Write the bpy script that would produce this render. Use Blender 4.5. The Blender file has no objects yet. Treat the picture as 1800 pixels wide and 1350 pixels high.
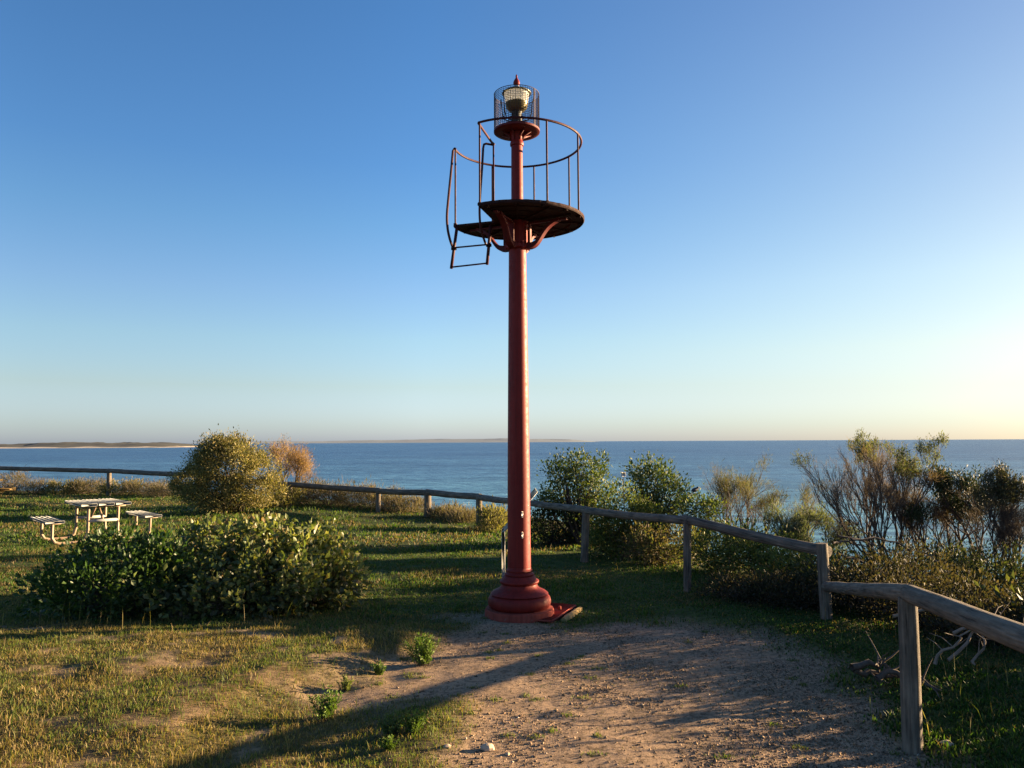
import bpy, math, random
import numpy as np
from mathutils import Vector, Matrix
R = math.radians
PI = math.pi
scene = bpy.context.scene
col = scene.collection
rng = np.random.default_rng(7)
random.seed(7)

# ------------------------------------------------------------------ camera
CAM_Z = 1.77
F = 1360.0
PITCH, ROLL = 4.25, -0.28
cam_d = bpy.data.cameras.new('camera')
cam = bpy.data.objects.new('camera', cam_d)
col.objects.link(cam)
cam_d.sensor_width = 36
cam_d.lens = 36 * F / 1800
cam_d.clip_start = 0.05
cam_d.clip_end = 120000
CM = Matrix.Translation((0, 0, CAM_Z)) @ Matrix.Rotation(R(90 + PITCH), 4, 'X') @ Matrix.Rotation(R(ROLL), 4, 'Z')
cam.matrix_world = CM
scene.camera = cam
CR = CM.to_3x3()

def ray(px, py):
    return CR @ Vector(((px - 900) / F, -(py - 675) / F, -1.0))
def P(px, py, d):
    v = ray(px, py); v *= d / v.y
    return Vector((v.x, v.y, v.z + CAM_Z))
def G(px, py, z=0.05):
    v = ray(px, py); v *= (z - CAM_Z) / v.z
    return (v.x, v.y)

# ------------------------------------------------------------------ object helpers
def tag(o, label=None, cat=None, group=None, kind=None):
    if label: o['label'] = label
    if cat: o['category'] = cat
    if group: o['group'] = group
    if kind: o['kind'] = kind
    return o
def thing(name, label, cat, loc=(0, 0, 0), rz=0, group=None):
    o = bpy.data.objects.new(name, None)
    o.empty_display_size = 0.2
    col.objects.link(o)
    o.location = loc; o.rotation_euler = (0, 0, rz)
    return tag(o, label, cat, group)
def mesh_obj(name, verts, faces, mat, parent=None, colors=None, smooth=False):
    verts = np.asarray(verts, dtype=np.float32).reshape(-1, 3)
    me = bpy.data.meshes.new(name)
    if isinstance(faces, np.ndarray):
        n, k = faces.shape
        me.vertices.add(len(verts)); me.vertices.foreach_set('co', verts.ravel())
        me.loops.add(n * k); me.loops.foreach_set('vertex_index', faces.astype(np.int32).ravel())
        me.polygons.add(n)
        me.polygons.foreach_set('loop_start', np.arange(0, n * k, k, dtype=np.int32))
        me.polygons.foreach_set('loop_total', np.full(n, k, dtype=np.int32))
        me.update(calc_edges=True)
    else:
        me.from_pydata([tuple(map(float, v)) for v in verts], [], faces)
        me.update()
    if colors is not None:
        a = me.attributes.new('tint', 'FLOAT_COLOR', 'POINT')
        c = np.ones((len(verts), 4), dtype=np.float32); c[:, :3] = colors
        a.data.foreach_set('color', c.ravel())
    if smooth is True:
        me.polygons.foreach_set('use_smooth', np.ones(len(me.polygons), dtype=bool))
    o = bpy.data.objects.new(name, me)
    col.objects.link(o)
    if mat: me.materials.append(mat)
    if parent: o.parent = parent
    return o
def autosmooth(o, ang=35):
    me = o.data
    me.polygons.foreach_set('use_smooth', np.ones(len(me.polygons), dtype=bool))
    me.update()
    fa = {}
    for p in me.polygons:
        for ek in p.edge_keys:
            fa.setdefault(ek, []).append(p.normal.copy())
    sharp = np.zeros(len(me.edges), dtype=bool)
    c = math.cos(R(ang))
    for e in me.edges:
        ns = fa.get(e.key, [])
        if len(ns) == 2 and ns[0].dot(ns[1]) < c: sharp[e.index] = True
    a = me.attributes.get('sharp_edge') or me.attributes.new('sharp_edge', 'BOOLEAN', 'EDGE')
    a.data.foreach_set('value', sharp)
    return o

def smooth_path(pts, k=5):
    pts = [Vector(p) for p in pts]; o = []
    for i in range(len(pts) - 1):
        p0, p1, p2, p3 = pts[max(i - 1, 0)], pts[i], pts[i + 1], pts[min(i + 2, len(pts) - 1)]
        for j in range(k):
            t = j / k
            o.append(.5 * ((2 * p1) + (p2 - p0) * t + (2 * p0 - 5 * p1 + 4 * p2 - p3) * t * t + (3 * p1 - p0 - 3 * p2 + p3) * t ** 3))
    return o + [pts[-1]]
class MB:
    def __init__(s): s.v = []; s.f = []
    def tube(s, pts, rad, n=8, caps=True, jit=0):
        pts = [Vector(p) for p in pts]
        if not hasattr(rad, '__len__'): rad = [rad] * len(pts)
        base = len(s.v)
        t = (pts[1] - pts[0]).normalized()
        up = Vector((0, 0, 1)) if abs(t.z) < 0.9 else Vector((1, 0, 0))
        nrm = t.cross(up).normalized()
        for i, p in enumerate(pts):
            if 0 < i < len(pts) - 1:
                t = ((pts[i + 1] - p).normalized() + (p - pts[i - 1]).normalized())
                if t.length < 1e-6: t = pts[i + 1] - p
                t.normalize()
            elif i == len(pts) - 1: t = (p - pts[i - 1]).normalized()
            else: t = (pts[1] - p).normalized()
            nrm = (nrm - t * nrm.dot(t)).normalized()
            b = t.cross(nrm)
            for k in range(n):
                a = 2 * PI * k / n
                rr = rad[i] * (1 + (random.uniform(-jit, jit) if jit else 0))
                s.v.append(p + (nrm * math.cos(a) + b * math.sin(a)) * rr)
        for i in range(len(pts) - 1):
            for k in range(n):
                a, b2 = base + i * n + k, base + i * n + (k + 1) % n
                s.f.append((a, b2, b2 + n, a + n))
        if caps:
            s.f.append(tuple(base + k for k in range(n))[::-1])
            s.f.append(tuple(base + (len(pts) - 1) * n + k for k in range(n)))
        return s
    def lathe(s, prof, n=48, c=(0, 0), caps=True):
        base = len(s.v)
        for r, z in prof:
            for k in range(n):
                a = 2 * PI * k / n
                s.v.append(Vector((c[0] + r * math.cos(a), c[1] + r * math.sin(a), z)))
        for i in range(len(prof) - 1):
            for k in range(n):
                a, b2 = base + i * n + k, base + i * n + (k + 1) % n
                s.f.append((a, b2, b2 + n, a + n))
        if caps:
            s.f.append(tuple(base + k for k in range(n))[::-1])
            s.f.append(tuple(base + (len(prof) - 1) * n + k for k in range(n)))
        return s
    def box(s, c, size, M=None, bev=0.0):
        hx, hy, hz = size[0] / 2, size[1] / 2, size[2] / 2
        base = len(s.v)
        M = M or Matrix.Identity(3)
        c = Vector(c)
        b = min(bev, hx * .45, hy * .45, hz * .45)
        if b <= 0:
            for x in (-hx, hx):
                for y in (-hy, hy):
                    for z in (-hz, hz): s.v.append(c + M @ Vector((x, y, z)))
            for f in ((0, 1, 3, 2), (4, 6, 7, 5), (0, 4, 5, 1), (2, 3, 7, 6), (0, 2, 6, 4), (1, 5, 7, 3)):
                s.f.append(tuple(base + i for i in f))
            return s
        idx = {}
        for x in (-1, 1):
            for y in (-1, 1):
                for z in (-1, 1):
                    for ax in range(3):
                        q = [x * hx, y * hy, z * hz]
                        for j in range(3):
                            if j != ax: q[j] -= (x, y, z)[j] * b
                        idx[(x, y, z, ax)] = len(s.v)
                        s.v.append(c + M @ Vector(q))
        def add(l):
            s.f.append(tuple(l))
        for ax in range(3):
            o1, o2 = (ax + 1) % 3, (ax + 2) % 3
            for sg in (-1, 1):
                l = []
                for (u, w) in ((-1, -1), (1, -1), (1, 1), (-1, 1)):
                    q = [0, 0, 0]; q[ax] = sg; q[o1] = u; q[o2] = w
                    l.append(idx[(*q, ax)])
                add(l if sg > 0 else l[::-1])
            for u in (-1, 1):
                for w in (-1, 1):
                    q = [0, 0, 0]; q[o1] = u; q[o2] = w
                    q1 = list(q); q1[ax] = -1; q2 = list(q); q2[ax] = 1
                    l = [idx[(*q1, o1)], idx[(*q2, o1)], idx[(*q2, o2)], idx[(*q1, o2)]]
                    add(l if u * w > 0 else l[::-1])
        for x in (-1, 1):
            for y in (-1, 1):
                for z in (-1, 1):
                    l = [idx[(x, y, z, 0)], idx[(x, y, z, 1)], idx[(x, y, z, 2)]]
                    add(l if x * y * z > 0 else l[::-1])
        return s
    def build(s, name, mat, parent=None, smooth=35):
        o = mesh_obj(name, [tuple(v) for v in s.v], s.f, mat, parent)
        if smooth: autosmooth(o, smooth)
        return o

# ------------------------------------------------------------------ noise
_tab = np.random.default_rng(3).random((256, 256))
def vnoise(x, y):
    xi = np.floor(x).astype(int); yi = np.floor(y).astype(int)
    fx = x - xi; fy = y - yi
    fx = fx * fx * (3 - 2 * fx); fy = fy * fy * (3 - 2 * fy)
    g = lambda a, b: _tab[a & 255, b & 255]
    return (g(xi, yi) * (1 - fx) + g(xi + 1, yi) * fx) * (1 - fy) + (g(xi, yi + 1) * (1 - fx) + g(xi + 1, yi + 1) * fx) * fy
def fbm(x, y, o=4):
    s = 0; a = 0.5
    for i in range(o):
        s = s + a * (vnoise(x * 2 ** i + 17.3 * i, y * 2 ** i + 5.1 * i)); a *= 0.5
    return s / (1 - 0.5 ** o)
def sstep(a, b, x):
    t = np.clip((x - a) / (b - a), 0, 1); return t * t * (3 - 2 * t)

# ------------------------------------------------------------------ layout of the place
# fence posts: (px, distance, diameter, rail height over ground)
POST = [(-150, 31.5, .15, .86), (192, 29.6, .17, .86), (350, 26.5, .16, .86), (510, 23.6, .15, .84), (665, 22.6, .14, .84), (752, 21.6, .2, .84), (842, 19.2, .16, .84),
        (911, 15.6, .13, .84), (1030, 12.5, .125, .86), (1208, 9.5, .095, .88), (1448, 7.75, .115, .92), (1600, 4.45, .105, .86)]
TOPY = [818, 828, 836, 852, 863, 866, 874, 882, 897, 915, 970, 1040]
FX = [tuple(P(p[0], ty, p[1]).xy) for p, ty in zip(POST, TOPY)]
EDGE = np.array([(-400, 60), (-60, 36)] + FX[:-1] + [(2.25, 4.5), (1.55, 1.6), (1.6, -3), (3, -400)])
def edge_sd(x, y):
    """signed distance to the fence line, positive on the sea side"""
    best = np.full(x.shape, 1e9); sg = np.ones(x.shape)
    for (ax, ay), (bx, by) in zip(EDGE[:-1], EDGE[1:]):
        dx, dy = bx - ax, by - ay
        t = np.clip(((x - ax) * dx + (y - ay) * dy) / (dx * dx + dy * dy), 0, 1)
        ex, ey = x - (ax + t * dx), y - (ay + t * dy)
        d = np.hypot(ex, ey)
        cr = dx * (y - ay) - dy * (x - ax)
        m = d < best - 1e-9
        best = np.where(m, d, best); sg = np.where(m, np.sign(cr), sg)
    return best * sg
def poly_sd(poly, x, y):
    poly = np.array(poly); best = np.full(x.shape, 1e9); ins = np.zeros(x.shape, bool)
    for (ax, ay), (bx, by) in zip(poly, np.roll(poly, -1, 0)):
        dx, dy = bx - ax, by - ay
        t = np.clip(((x - ax) * dx + (y - ay) * dy) / (dx * dx + dy * dy), 0, 1)
        best = np.minimum(best, np.hypot(x - (ax + t * dx), y - (ay + t * dy)))
        c = ((ay > y) != (by > y))
        with np.errstate(divide='ignore', invalid='ignore'):
            ins ^= c & (x < (bx - ax) * (y - ay) / (by - ay if by != ay else 1e-9) + ax)
    return np.where(ins, -best, best)
PATH = [G(*p) for p in [(800, 1074), (850, 1058), (930, 1060), (965, 1082), (1020, 1092), (1180, 1080), (1340, 1100), (1445, 1150), (1525, 1222), (1590, 1300), (1660, 1350), (1900, 1560),
                        (1700, 2600), (200, 2600), (640, 1500), (760, 1400), (772, 1340), (805, 1295), (790, 1262), (720, 1250), (640, 1252), (560, 1262), (505, 1262), (490, 1236),
                        (540, 1206), (625, 1180), (700, 1148), (770, 1108)]]
SCARP = np.array([G(*p) for p in [(150, 1500), (400, 1350), (500, 1232), (600, 1196), (700, 1160), (770, 1120), (840, 1085)]])
def base_h(x, y):
    z = np.interp(y, [-50, 0, 2, 4.4, 8, 9.5, 12.5, 19, 30, 60], [.3, .25, .2, .08, 0, -.04, -.14, -.34, -.5, -1])
    left = sstep(0.5, 7, -x)
    z = z + left * np.interp(y, [0, 8, 15, 22, 30], [.03, .08, .2, .25, .3])
    xs = np.interp(y, SCARP[:, 1], SCARP[:, 0])
    z = z + .085 * sstep(-.1, .55, xs - x) * sstep(3.0, 3.6, y) * (1 - sstep(6.6, 8.2, y))
    return z
def H0(x, y):
    x = np.asarray(x, float); y = np.asarray(y, float)
    z = base_h(x, y)
    sd = edge_sd(x, y)
    far = sstep(14, 20, y)
    start = 0.9 + 0.8 * far
    d = np.clip(sd - start, 0, None)
    fall = 0.30 * d * d / (d + 1.6) + .002 * d * d
    z = z - np.minimum(fall, 19 + z) + .25 * fbm(x * .35 + 9, y * .35, 3) * sstep(0, 4, sd)
    z = z + (fbm(x * .5, y * .5, 3) - .5) * .09
    return z
def path_mask(x, y):
    sd = poly_sd(PATH, x, y) + (fbm(x * 2.1, y * 2.1, 4) - .53) * .8
    return 1 - sstep(-.3, .26, sd)
def H(x, y):
    x = np.asarray(x, float); y = np.asarray(y, float)
    z = H0(x, y) - .035 * path_mask(x, y) * sstep(.5, 1.6, np.hypot(x - .065, y - 8.1))
    near = 1 - sstep(11, 15, np.hypot(x, y))
    z = z + near * (1 - .55 * path_mask(x, y)) * ((fbm(x * 2.2, y * 2.2, 3) - .5) * .05 + (fbm(x * 9, y * 9, 2) - .5) * .02 + (fbm(x * 26, y * 26, 2) - .5) * .010)
    return z
def h1(x, y): return float(H(np.array([x]), np.array([y]))[0])

# ------------------------------------------------------------------ materials
def nodes(name):
    m = bpy.data.materials.new(name); m.use_nodes = True
    nt = m.node_tree
    return m, nt, nt.nodes['Principled BSDF']
def mapping_noise(nt, scale, detail=6, rough=.6, coord='Object', vec=None):
    tc = nt.nodes.new('ShaderNodeTexCoord')
    n = nt.nodes.new('ShaderNodeTexNoise')
    n.inputs['Scale'].default_value = scale; n.inputs['Detail'].default_value = detail; n.inputs['Roughness'].default_value = rough
    if vec is not None:
        mp = nt.nodes.new('ShaderNodeMapping'); mp.inputs['Scale'].default_value = vec
        nt.links.new(tc.outputs[coord], mp.inputs['Vector']); nt.links.new(mp.outputs[0], n.inputs['Vector'])
    else: nt.links.new(tc.outputs[coord], n.inputs['Vector'])
    return n
def ramp(nt, src, stops):
    r = nt.nodes.new('ShaderNodeValToRGB')
    e = r.color_ramp.elements
    while len(e) < len(stops): e.new(0.5)
    for el, (p, c) in zip(e, stops):
        el.position = p; el.color = (*c, 1) if len(c) == 3 else c
    nt.links.new(src, r.inputs[0])
    return r
def bump(nt, bsdf, src, strength, dist=.02):
    b = nt.nodes.new('ShaderNodeBump'); b.inputs['Strength'].default_value = strength; b.inputs['Distance'].default_value = dist
    nt.links.new(src, b.inputs['Height']); nt.links.new(b.outputs[0], bsdf.inputs['Normal'])
    return b
def mixc(nt, a, b, fac, mode='MIX'):
    m = nt.nodes.new('ShaderNodeMix'); m.data_type = 'RGBA'; m.blend_type = mode
    for s, v in ((m.inputs['Factor'], fac), (m.inputs['A'], a), (m.inputs['B'], b)):
        if hasattr(v, 'is_linked') or hasattr(v, 'links'): nt.links.new(v, s)
        elif isinstance(v, (int, float)): s.default_value = v
        else: s.default_value = (*v, 1)
    return m.outputs['Result']
def simple(name, c1, c2, scale=8, rough=.7, bmp=.3, metal=0, vec=None, spec=.3, dist=.01):
    m, nt, b = nodes(name)
    n = mapping_noise(nt, scale, 8, .65, vec=vec)
    r = ramp(nt, n.outputs[0], [(.3, c1), (.7, c2)])
    nt.links.new(r.outputs[0], b.inputs['Base Color'])
    b.inputs['Roughness'].default_value = rough; b.inputs['Metallic'].default_value = metal
    b.inputs['Specular IOR Level'].default_value = spec
    if bmp: bump(nt, b, n.outputs[0], bmp, dist)
    return m
def leaf_mat(name, rough=.5, trans=.3, spec=.35, tcol=(1.0, 1.0, .5)):
    m, nt, b = nodes(name)
    at = nt.nodes.new('ShaderNodeAttribute'); at.attribute_name = 'tint'
    n = mapping_noise(nt, 40, 2)
    c = mixc(nt, at.outputs['Color'], n.outputs['Color'], .12, 'OVERLAY')
    nt.links.new(c, b.inputs['Base Color'])
    b.inputs['Roughness'].default_value = rough; b.inputs['Specular IOR Level'].default_value = spec
    if trans:
        t = nt.nodes.new('ShaderNodeBsdfTranslucent')
        c2 = mixc(nt, c, tcol, 1.0, 'MULTIPLY')
        c3 = mixc(nt, c2, (1.6, 1.7, 1.2), 1.0, 'MULTIPLY')
        nt.links.new(c3, t.inputs['Color'])
        mx = nt.nodes.new('ShaderNodeMixShader'); mx.inputs[0].default_value = trans
        nt.links.new(b.outputs[0], mx.inputs[1]); nt.links.new(t.outputs[0], mx.inputs[2])
        out = [x for x in nt.nodes if x.type == 'OUTPUT_MATERIAL'][0]
        nt.links.new(mx.outputs[0], out.inputs[0])
    return m

M = {}
def red_paint(name, c1, c2, rust, rough=.42, rustamt=.62):
    m, nt, b = nodes(name)
    n1 = mapping_noise(nt, 3.0, 8, .6, vec=(1, 1, .35)); n2 = mapping_noise(nt, 22, 8, .7); n3 = mapping_noise(nt, 90, 4, .6)
    base = ramp(nt, n1.outputs[0], [(.3, c1), (.7, c2)]).outputs[0]
    msk = ramp(nt, n2.outputs[0], [(rustamt, (0, 0, 0)), (rustamt + .08, (1, 1, 1))]).outputs[0]
    n4 = mapping_noise(nt, 1.0, 6, .7, vec=(34, 34, 1.1))
    stk = ramp(nt, n4.outputs[0], [(.3, (.55, .5, .48)), (.5, (1, 1, 1)), (.72, (1.35, 1.3, 1.3))]).outputs[0]
    base = mixc(nt, base, stk, .75, 'MULTIPLY')
    cm = ramp(nt, n3.outputs[0], [(.735, (0, 0, 0)), (.76, (1, 1, 1))]).outputs[0]
    base = mixc(nt, base, (.34, .2, .16), cm)
    nt.links.new(mixc(nt, base, rust, msk), b.inputs['Base Color'])
    rr = ramp(nt, n2.outputs[0], [(.3, (rough,) * 3), (.75, (rough + .3,) * 3)])
    nt.links.new(rr.outputs[0], b.inputs['Roughness'])
    mx = mixc(nt, n2.outputs['Color'], n3.outputs['Color'], .4)
    bump(nt, b, mx, .22, .006)
    b.inputs['Specular IOR Level'].default_value = .22
    return m
M['red'] = red_paint('red_paint', (.128, .0068, .006), (.185, .013, .0095), (.09, .02, .015))
M['redbase'] = red_paint('red_paint_base', (.125, .009, .007), (.18, .016, .011), (.09, .03, .022), .5, .6)
M['redrail'] = red_paint('red_rail', (.035, .005, .006), (.065, .009, .009), (.03, .01, .009), .5, .6)
M['rust'] = red_paint('rusty_underside', (.014, .007, .006), (.035, .011, .009), (.08, .03, .02), .75, .6)
M['redpan'] = red_paint('red_pan_paint', (.07, .006, .006), (.11, .01, .009), (.05, .012, .01), .5, .6)
M['redslab'] = red_paint('red_slab_paint', (.22, .04, .026), (.29, .06, .04), (.18, .1, .08), .8, .58)
M['cage'] = simple('cage_wire', (.045, .03, .032), (.08, .055, .058), 30, .6, 0, .3)
M['black'] = simple('black_metal', (.012, .012, .012), (.03, .028, .024), 12, .5, .1)
M['grey_metal'] = simple('grey_metal', (.3, .31, .32), (.42, .42, .42), 14, .45, .1, .4)
M['clip'] = simple('clip_metal', (.55, .5, .46), (.7, .66, .6), 20, .4, .05, .3)
M['bowl'] = simple('bowl_brass', (.10, .085, .035), (.16, .13, .06), 15, .4, .1, .3)
def lens_mat():
    m, nt, b = nodes('lantern_glass')
    n = mapping_noise(nt, 1.0, 2, .5, vec=(1, 1, 60))
    r = ramp(nt, n.outputs[0], [(.3, (.93, .93, .88)), (.7, (.98, .98, .95))])
    nt.links.new(r.outputs[0], b.inputs['Base Color']); b.inputs['Roughness'].default_value = .2
    t = nt.nodes.new('ShaderNodeBsdfTranslucent'); t.inputs['Color'].default_value = (1, 1, .95, 1)
    mx = nt.nodes.new('ShaderNodeMixShader'); mx.inputs[0].default_value = .62
    nt.links.new(b.outputs[0], mx.inputs[1]); nt.links.new(t.outputs[0], mx.inputs[2])
    nt.links.new(mx.outputs[0], [x for x in nt.nodes if x.type == 'OUTPUT_MATERIAL'][0].inputs[0])
    bump(nt, b, n.outputs[0], .4, .004)
    return m
M['lens'] = lens_mat()
def wood(name, c1, c2, lichen=.0):
    m, nt, b = nodes(name)
    at = nt.nodes.new('ShaderNodeAttribute'); at.attribute_name = 'grain'
    n = nt.nodes.new('ShaderNodeTexNoise'); n.inputs['Scale'].default_value = 1; n.inputs['Detail'].default_value = 7; n.inputs['Roughness'].default_value = .65
    mp = nt.nodes.new('ShaderNodeMapping'); mp.inputs['Scale'].default_value = (55, 55, 3.2)
    nt.links.new(at.outputs['Vector'], mp.inputs[0]); nt.links.new(mp.outputs[0], n.inputs['Vector'])
    n2 = mapping_noise(nt, 6, 6, .6)
    r = ramp(nt, n.outputs[0], [(.34, tuple(v * .22 for v in c1)), (.43, tuple(v * .75 for v in c1)), (.52, c1), (.72, c2)])
    r2 = ramp(nt, n2.outputs[0], [(.35, (.65, .65, .65)), (.7, (1.15, 1.1, 1.05))])
    nt.links.new(mixc(nt, r.outputs[0], r2.outputs[0], 1.0, 'MULTIPLY'), b.inputs['Base Color'])
    b.inputs['Roughness'].default_value = .85; b.inputs['Specular IOR Level'].default_value = .2
    bump(nt, b, n.outputs[0], .85, .02)
    return m
M['wood'] = wood('weathered_log', (.15, .125, .10), (.25, .21, .165))
M['stem'] = simple('shrub_stem', (.05, .038, .03), (.11, .085, .07), 25, .9, .3)
M['stem_dark'] = simple('dark_stem', (.03, .022, .018), (.07, .05, .04), 25, .9, .3)
M['stem_pale'] = simple('pale_dead_wood', (.13, .10, .075), (.25, .195, .15), 18, .9, .3)
M['twig'] = leaf_mat('twig_tint', .9, 0, .1)
M['leaf_gloss'] = leaf_mat('glossy_leaf', .42, .34, .3)
M['leaf'] = leaf_mat('leaf', .6, .22, .2)
M['leaf_dark'] = leaf_mat('dark_leaf', .6, .12, .2)
M['leaf_fine'] = leaf_mat('fine_leaf', .7, .3, .15)
M['grass'] = leaf_mat('grass_blade', .6, .35, .2)
M['alu'] = simple('pale_slats', (.17, .18, .185), (.24, .245, .24), 9, .45, .1, .15, vec=(1, 1, 1))
M['tanpaint'] = simple('tan_steel', (.20, .145, .095), (.27, .19, .13), 14, .55, .1)
M['signgrey'] = simple('sign_grey', (.25, .25, .24), (.34, .33, .31), 14, .5, .1)
M['signface'] = simple('sign_face', (.5, .48, .42), (.62, .6, .54), 5, .4, .05)
M['white'] = simple('white_board', (.7, .68, .62), (.8, .78, .72), 20, .6, .05)
M['stone'] = simple('pale_stone', (.34, .25, .17), (.52, .40, .29), 20, .9, .5)
M['bird'] = simple('dark_feathers', (.012, .013, .02), (.03, .03, .04), 60, .6, .1)
M['timber'] = simple('mossy_timber', (.22, .15, .05), (.36, .24, .10), 18, .9, .5)

def ground_mat():
    m, nt, b = nodes('ground')
    at = nt.nodes.new('ShaderNodeAttribute'); at.attribute_name = 'tint'
    sep = nt.nodes.new('ShaderNodeSeparateColor'); nt.links.new(at.outputs['Color'], sep.inputs[0])
    n1 = mapping_noise(nt, 1.6, 8, .6); n2 = mapping_noise(nt, 24, 8, .7); n3 = mapping_noise(nt, 120, 4, .65); n4 = mapping_noise(nt, 7, 6, .6)
    sand = ramp(nt, n1.outputs[0], [(.3, (.23, .163, .109)), (.7, (.335, .237, .158))]).outputs[0]
    speck = ramp(nt, n2.outputs[0], [(.36, (.38, .35, .32)), (.5, (1, 1, 1)), (.66, (1.25, 1.18, 1.08))]).outputs[0]
    fine = ramp(nt, n3.outputs[0], [(.3, (.6, .58, .55)), (.55, (1, 1, 1)), (.75, (1.25, 1.2, 1.15))]).outputs[0]
    sand = mixc(nt, mixc(nt, sand, speck, 1, 'MULTIPLY'), fine, 1, 'MULTIPLY')
    gr = ramp(nt, n4.outputs[0], [(.3, (.028, .042, .01)), (.55, (.05, .068, .016)), (.75, (.10, .085, .035))]).outputs[0]
    gr = mixc(nt, gr, speck, .8, 'MULTIPLY')
    dry = ramp(nt, n4.outputs[0], [(.3, (.065, .048, .02)), (.55, (.14, .092, .045)), (.78, (.24, .165, .09))]).outputs[0]
    dry = mixc(nt, dry, fine, 1, 'MULTIPLY')
    c = mixc(nt, sand, gr, sep.outputs[0])
    c = mixc(nt, c, dry, sep.outputs[1])
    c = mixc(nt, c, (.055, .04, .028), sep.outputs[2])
    nt.links.new(c, b.inputs['Base Color'])
    b.inputs['Roughness'].default_value = .95; b.inputs['Specular IOR Level'].default_value = .1
    h = mixc(nt, n2.outputs['Color'], n3.outputs['Color'], .45)
    bump(nt, b, h, .75, .02)
    return m
M['ground'] = ground_mat()

# ------------------------------------------------------------------ terrain sheet
def axis(segs):
    a = []
    for lo, hi, st in segs: a += list(np.arange(lo, hi - 1e-6, st))
    a.append(segs[-1][1]); return np.array(a)
gx = axis([(-420, -60, 20), (-60, -20, 2), (-20, -7, .16), (-7, 5.2, .032), (5.2, 16, .16), (16, 60, 2), (60, 420, 20)])
gy = axis([(-400, -40, 20), (-40, 0, 2), (0, 3.4, .2), (3.4, 9.5, .03), (9.5, 16, .08), (16, 36, .3), (36, 70, 1.5), (70, 190, 15)])
X, Y = np.meshgrid(gx, gy)
Z = H(X, Y)
pm = path_mask(X, Y)
sdE = edge_sd(X, Y)
bare = sstep(.52, .66, fbm(X * 1.3 + 40, Y * 1.3, 4))
fgl = (1 - sstep(7.0, 8.2, Y + .25 * (X + 3))) * (1 - sstep(.2, 1.0, X))        # foreground left: dry turf
gmask = np.clip(1 - pm, 0, 1)
dry_m = gmask * fgl * (.55 + .45 * bare)
fgl_s = gmask * fgl * sstep(.56, .74, fbm(X * 4.1 + 3, Y * 4.1 + 8, 4)) * .8
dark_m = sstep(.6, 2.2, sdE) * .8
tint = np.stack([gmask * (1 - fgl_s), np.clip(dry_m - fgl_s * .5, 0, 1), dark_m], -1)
nx, ny = len(gx), len(gy)
I = np.arange(nx * ny).reshape(ny, nx)
quads = np.stack([I[:-1, :-1], I[:-1, 1:], I[1:, 1:], I[1:, :-1]], -1).reshape(-1, 4)
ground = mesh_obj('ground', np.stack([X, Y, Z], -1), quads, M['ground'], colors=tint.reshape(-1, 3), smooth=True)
tag(ground, kind='structure')

# ------------------------------------------------------------------ sea
SEA_Z = -13.0
def sea_mat():
    m, nt, b = nodes('sea')
    geo = nt.nodes.new('ShaderNodeNewGeometry')
    sep = nt.nodes.new('ShaderNodeSeparateXYZ'); nt.links.new(geo.outputs['Position'], sep.inputs[0])
    dist = nt.nodes.new('ShaderNodeVectorMath'); dist.operation = 'LENGTH'; nt.links.new(geo.outputs['Position'], dist.inputs[0])
    mr = nt.nodes.new('ShaderNodeMapRange'); mr.inputs['From Min'].default_value = 90; mr.inputs['From Max'].default_value = 900
    nt.links.new(dist.outputs['Value'], mr.inputs['Value'])
    big = nt.nodes.new('ShaderNodeTexNoise'); big.inputs['Scale'].default_value = .006; big.inputs['Detail'].default_value = 5
    nt.links.new(geo.outputs['Position'], big.inputs['Vector'])
    near = ramp(nt, mr.outputs[0], [(0, (.085, .235, .335)), (.3, (.04, .12, .23)), (1, (.024, .078, .185))]).outputs[0]
    var = ramp(nt, big.outputs[0], [(.35, (.7, .78, .86)), (.65, (1.25, 1.2, 1.12))]).outputs[0]
    c = mixc(nt, near, var, 1, 'MULTIPLY')
    w1 = nt.nodes.new('ShaderNodeTexNoise'); w1.inputs['Scale'].default_value = .32; w1.inputs['Detail'].default_value = 8; w1.inputs['Roughness'].default_value = .62
    mp = nt.nodes.new('ShaderNodeMapping'); mp.inputs['Scale'].default_value = (.5, 1.2, 1); mp.inputs['Rotation'].default_value = (0, 0, R(12))
    nt.links.new(geo.outputs['Position'], mp.inputs[0]); nt.links.new(mp.outputs[0], w1.inputs['Vector'])
    w2 = nt.nodes.new('ShaderNodeTexNoise'); w2.inputs['Scale'].default_value = .035; w2.inputs['Detail'].default_value = 6
    nt.links.new(mp.outputs[0], w2.inputs['Vector'])
    rip = ramp(nt, w1.outputs[0], [(.39, (.42, .52, .62)), (.5, (1, 1, 1)), (.61, (1.85, 1.65, 1.45))]).outputs[0]  # dark ripples and bright glints painted into the water colour
    c = mixc(nt, c, rip, 1, 'MULTIPLY')
    sw = ramp(nt, w2.outputs[0], [(.38, (.72, .77, .82)), (.5, (1, 1, 1)), (.62, (1.3, 1.24, 1.18))]).outputs[0]
    c = mixc(nt, c, sw, 1, 'MULTIPLY')
    nt.links.new(c, b.inputs['Base Color'])
    b.inputs['Roughness'].default_value = .32
    b.inputs['IOR'].default_value = 1.2
    h = nt.nodes.new('ShaderNodeMath'); h.operation = 'MULTIPLY_ADD'; h.inputs[1].default_value = 2.5
    nt.links.new(w2.outputs[0], h.inputs[0]); nt.links.new(w1.outputs[0], h.inputs[2])
    bump(nt, b, h.outputs[0], .9, 1.6)
    return m
rs = np.concatenate([[5], np.geomspace(20, 60000, 40)])
th = np.linspace(0, 2 * PI, 97)[:-1]
sv = np.array([(r * math.cos(t), r * math.sin(t), SEA_Z) for r in rs for t in th])
sf = [(i * 96 + k, i * 96 + (k + 1) % 96, (i + 1) * 96 + (k + 1) % 96, (i + 1) * 96 + k) for i in range(len(rs) - 1) for k in range(96)]
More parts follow.
